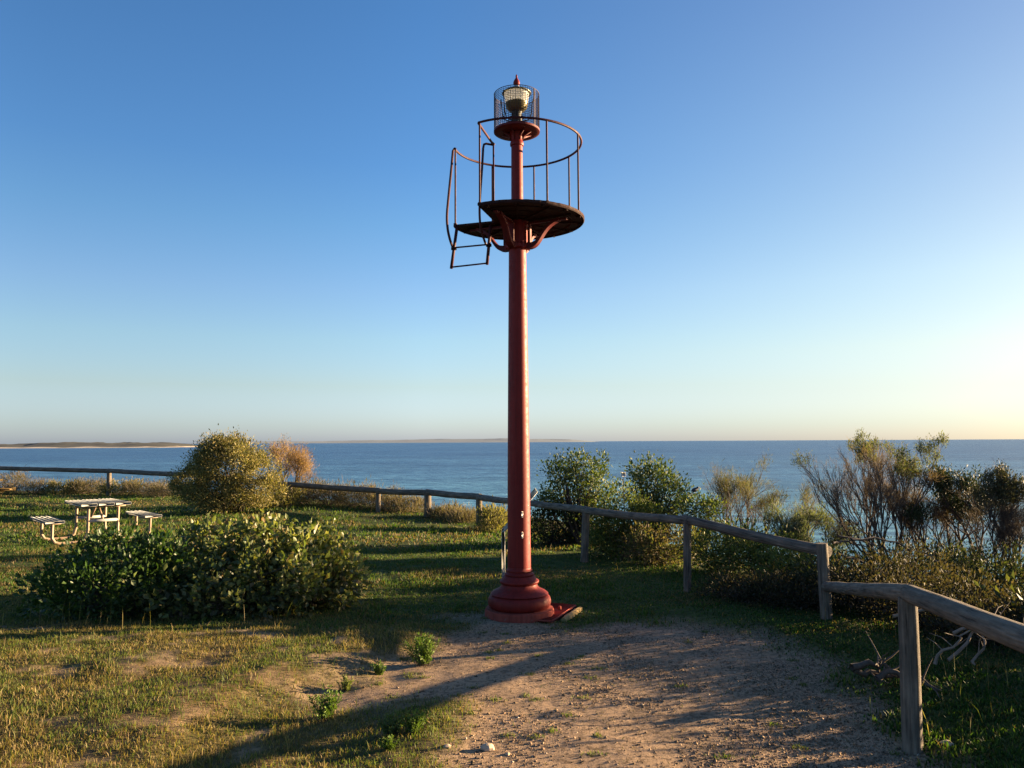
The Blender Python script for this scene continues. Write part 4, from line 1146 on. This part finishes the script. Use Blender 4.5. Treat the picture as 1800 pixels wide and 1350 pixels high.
# ------------------------------------------------------------------ grass and ground litter
FOOT = []   # (x, y, r) places kept clear
def scatter(n, y0, y1, spread=1.12, power=1.0):
    u = rng.random(n)
    y = (y0 ** power + u * (y1 ** power - y0 ** power)) ** (1 / power)
    x = (rng.random(n) * 2 - 1) * (900 / F) * spread * (y + .6)
    return x, y
def blades(x, y, hgt, wid, tint, lean=.6, name='grass', label=None, cat='grass'):
    n = len(x); z = H(x, y) - .004
    a = rng.random(n) * 2 * PI; ln = np.abs(rng.normal(0, lean, n))
    b = rng.random(n) * 2 * PI
    s = np.stack([np.cos(b), np.sin(b), np.zeros(n)], 1) * (wid / 2)[:, None]
    p = np.stack([x, y, z], 1)
    d1 = unit(np.stack([np.cos(a) * ln * .5, np.sin(a) * ln * .5, np.ones(n)], 1)) * (hgt * .55)[:, None]
    d2 = unit(np.stack([np.cos(a) * ln * 1.6, np.sin(a) * ln * 1.6, np.ones(n)], 1)) * (hgt * .5)[:, None]
    V = np.stack([p - s, p + s, p + d1 - s * .7, p + d1 + s * .7, p + d1 + d2], 1).reshape(-1, 3)
    i = np.arange(n) * 5
    Fc = np.concatenate([np.stack([i, i + 1, i + 3], 1), np.stack([i, i + 3, i + 2], 1), np.stack([i + 2, i + 3, i + 4], 1)])
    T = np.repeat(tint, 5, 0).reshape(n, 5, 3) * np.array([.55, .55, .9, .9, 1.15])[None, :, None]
    o = mesh_obj(name, V, Fc, M['grass'], None, T.reshape(-1, 3))
    return tag(o, label, cat, None, 'stuff')
def clear(x, y):
    m = np.hypot(x - BX, y - BY) > .34
    return m
# foreground left: short dry turf
x, y = scatter(330000, 3.6, 9.2, 1.15, 1.3)
pmk = path_mask(x, y); sde = edge_sd(x, y)
lf = (1 - sstep(7.6, 9.0, y + .25 * (x + 3))) * (1 - sstep(.0, .9, x))
cl_ = fbm(x * 4.1 + 3, y * 4.1 + 8, 4)
dens = np.clip(1 - pmk * 1.05, 0, 1) * lf * np.clip(1.25 - 1.6 * sstep(.5, .76, cl_), .22, 1)
k = (rng.random(len(x)) < dens) & clear(x, y)
x, y = x[k], y[k]; n = len(x)
g = sstep(.40, .62, fbm(x * 1.7 + 20, y * 1.7, 4) + rng.normal(0, .06, n))
green = pal(n, [(.085, .115, .022), (.125, .155, .032), (.05, .08, .016)]); strawc = pal(n, [(.23, .165, .065), (.18, .145, .05), (.30, .23, .105), (.12, .10, .035), (.13, .085, .04)])
mk = (rng.random(n) < (.13 + .64 * g))[:, None]
hg = rng.uniform(.012, .038, n) * (.7 + .8 * fbm(x * 3, y * 3 + 50, 3))
tallm = rng.random(n) < .03; hg = np.where(tallm, hg * 2.1, hg)
blades(x, y, hg, rng.uniform(.003, .0065, n), np.where(mk, green, strawc), np.where(rng.random(n) < .45, 2.2, .7), 'dry_turf', 'short dry green and straw turf in the left foreground', 'grass')
# green lawn in the middle and left distance
def lawn(n, y0, y1, pw, hl, hh, wl, wh, name, label):
    x, y = scatter(n, y0, y1, 1.12, pw)
    pmk = path_mask(x, y); sde = edge_sd(x, y)
    lf = (1 - sstep(7.0, 8.4, y + .25 * (x + 3))) * (1 - sstep(.2, 1.2, x))
    d = np.clip(1 - pmk * 1.02, 0, 1) * (1 - lf) * (1 - sstep(.3, 1.6, sde) * .8)
    bar = sstep(.54, .68, fbm(x * 1.1 + 60, y * 1.6 + 3, 4))
    d = d * (1 - .8 * bar)
    k = (rng.random(n) < d) & clear(x, y)
    x, y = x[k], y[k]; n = len(x)
    patch = fbm(x * .9 + 7, y * .9 + 31, 4)
    c = pal(n, [(.038, .08, .014), (.06, .11, .019), (.09, .125, .027), (.024, .052, .011)])
    br = pal(n, [(.12, .09, .04), (.16, .115, .055)])
    m = (rng.random(n) < sstep(.46, .7, patch) * .6 + .12)[:, None]
    c = np.where(m, br, c)
    tall = 1 + 1.1 * sstep(.5, .68, fbm(x * 2.1, y * 2.1 + 9, 3))
    return blades(x, y, rng.uniform(hl, hh, n) * tall, rng.uniform(wl, wh, n), c, 1.1, name, label)
lawn(280000, 3.8, 14, 1.2, .010, .032, .007, .015, 'lawn', 'short green clover lawn around the beacon and fence')
lawn(150000, 14, 34, 1.2, .025, .06, .018, .035, 'lawn', 'far green lawn running back to the cliff fence')
# lush ground cover under the right-hand rail
x, y = scatter(200000, 3.2, 9.5, 1.2, 1.2)
pmk = path_mask(x, y); sde = edge_sd(x, y)
d = np.clip(1 - pmk * 1.1, 0, 1) * sstep(.8, 1.6, x) * sstep(-.9, -.2, sde + (fbm(x * 2, y * 2, 3) - .5)) * (1 - sstep(2.2, 3.5, sde))
k = rng.random(len(x)) < d
x, y = x[k], y[k]; n = len(x)
blades(x, y, rng.uniform(.010, .026, n) * (1 + 1.0 * sstep(.45, .65, fbm(x * 2.6, y * 2.6, 3))), rng.uniform(.008, .016, n), pal(n, [(.016, .045, .009), (.024, .06, .012), (.036, .068, .014), (.07, .07, .024)], [.3, .35, .25, .1]), 1.5, 'ground_cover', 'lush green ground cover below the right-hand rail', 'ground cover')
# tall dry stems beside posts and shrubs
x, y = scatter(4000, 4.2, 12, 1.15, 1.2)
sde = edge_sd(x, y)
dsh = np.min(np.stack([np.hypot(x - a, (y - b)) for a, b in ((-3.3, 7.3), (-2.4, 7.6), (-1.7, 8.1), (-3.9, 7.2), (-4.4, 7.2))]), 0)
d = np.maximum(sstep(-.7, .1, sde) * (1 - sstep(1.2, 2.2, sde)) * .3, (1 - sstep(.15, .6, dsh)) * .9) * (1 - path_mask(x, y))
k = rng.random(len(x)) < d; x, y = x[k], y[k]; n = len(x)
blades(x, y, rng.uniform(.08, .26, n), rng.uniform(.003, .006, n), pal(n, [(.26, .2, .1), (.2, .17, .07), (.12, .14, .04)]), .4, 'tall_grass', 'thin tall dry stems along the fence and below the shrubs', 'grass')
# litter and pebbles on the path
x, y = scatter(330000, 3.7, 8.4, 1.1, 1.4)
pmk = path_mask(x, y)
d = pmk * (.15 + .85 * sstep(.42, .62, fbm(x * 1.5 + 4, y * 1.5 + 77, 4))) * (.35 + .65 * sstep(-.3, .8, x))
k = (rng.random(len(x)) < d * .75) & clear(x, y); x, y = x[k], y[k]; n = len(x)
s = rng.gamma(2.0, .0016, n) + .0016
p = np.stack([x, y, H(x, y) + s * .1], 1)
ring = np.array([(1, 0, 0), (-.2, .95, 0), (-.75, -.5, 0), (.1, -.2, .85), (-.1, .15, -.3)])
ang = rng.random(n) * 2 * PI; ca, sa = np.cos(ang), np.sin(ang)
v = ring[None] * s[:, None, None] * rng.uniform(.6, 1.3, (n, 1, 3))
V = np.stack([v[..., 0] * ca[:, None] - v[..., 1] * sa[:, None], v[..., 0] * sa[:, None] + v[..., 1] * ca[:, None], v[..., 2]], -1) + p[:, None]
i = np.arange(n) * 5
Fc = np.concatenate([np.stack([i + a, i + b, i + c], 1) for a, b, c in ((0, 1, 3), (1, 2, 3), (2, 0, 3), (1, 0, 4), (2, 1, 4), (0, 2, 4))])
o = mesh_obj('gravel', V.reshape(-1, 3), Fc, M['twig'], None, np.repeat(pal(n, [(.22, .15, .10), (.30, .21, .14), (.11, .08, .055), (.06, .048, .035), (.42, .35, .28)], [.3, .14, .3, .24, .02]), 5, 0))
tag(o, 'small gravel crumbs and dry litter strewn over the sandy path', 'gravel', None, 'stuff')
# low tufts dotted on the path
cx, cy = scatter(260, 4.0, 8.2, 1.0, 1.2)
k = (path_mask(cx, cy) > .6) & (rng.random(260) < .35 + .4 * (cx < .6)); cx, cy = cx[k], cy[k]
nb_ = 60; x = np.repeat(cx, nb_) + rng.normal(0, .028, len(cx) * nb_) * np.repeat(rng.uniform(.5, 1.5, len(cx)), nb_); y = np.repeat(cy, nb_) + rng.normal(0, .02, len(x)); n = len(x)
blades(x, y, rng.uniform(.01, .03, n), rng.uniform(.004, .008, n), pal(n, [(.07, .11, .025), (.10, .12, .035), (.15, .13, .06)]), 1.2, 'path_tufts', 'small flat green tufts dotted over the sandy path', 'grass')

# flat dry thatch and litter fraying the edge of the path
x, y = scatter(160000, 3.6, 9.0, 1.12, 1.3)
pmk = path_mask(x, y)
d = .10 * pmk * (.3 + sstep(.45, .6, fbm(x * 2.4 + 13, y * 2.4 + 7, 3))) + 1.6 * pmk * (1 - pmk)
k = (rng.random(len(x)) < d) & clear(x, y); x, y = x[k], y[k]; n = len(x)
blades(x, y, rng.uniform(.012, .035, n), rng.uniform(.003, .006, n), pal(n, [(.09, .065, .03), (.15, .10, .05), (.06, .06, .02), (.05, .075, .018)]), 2.4, 'thatch', 'flat brown thatch and short stubble fraying into the path', 'grass')
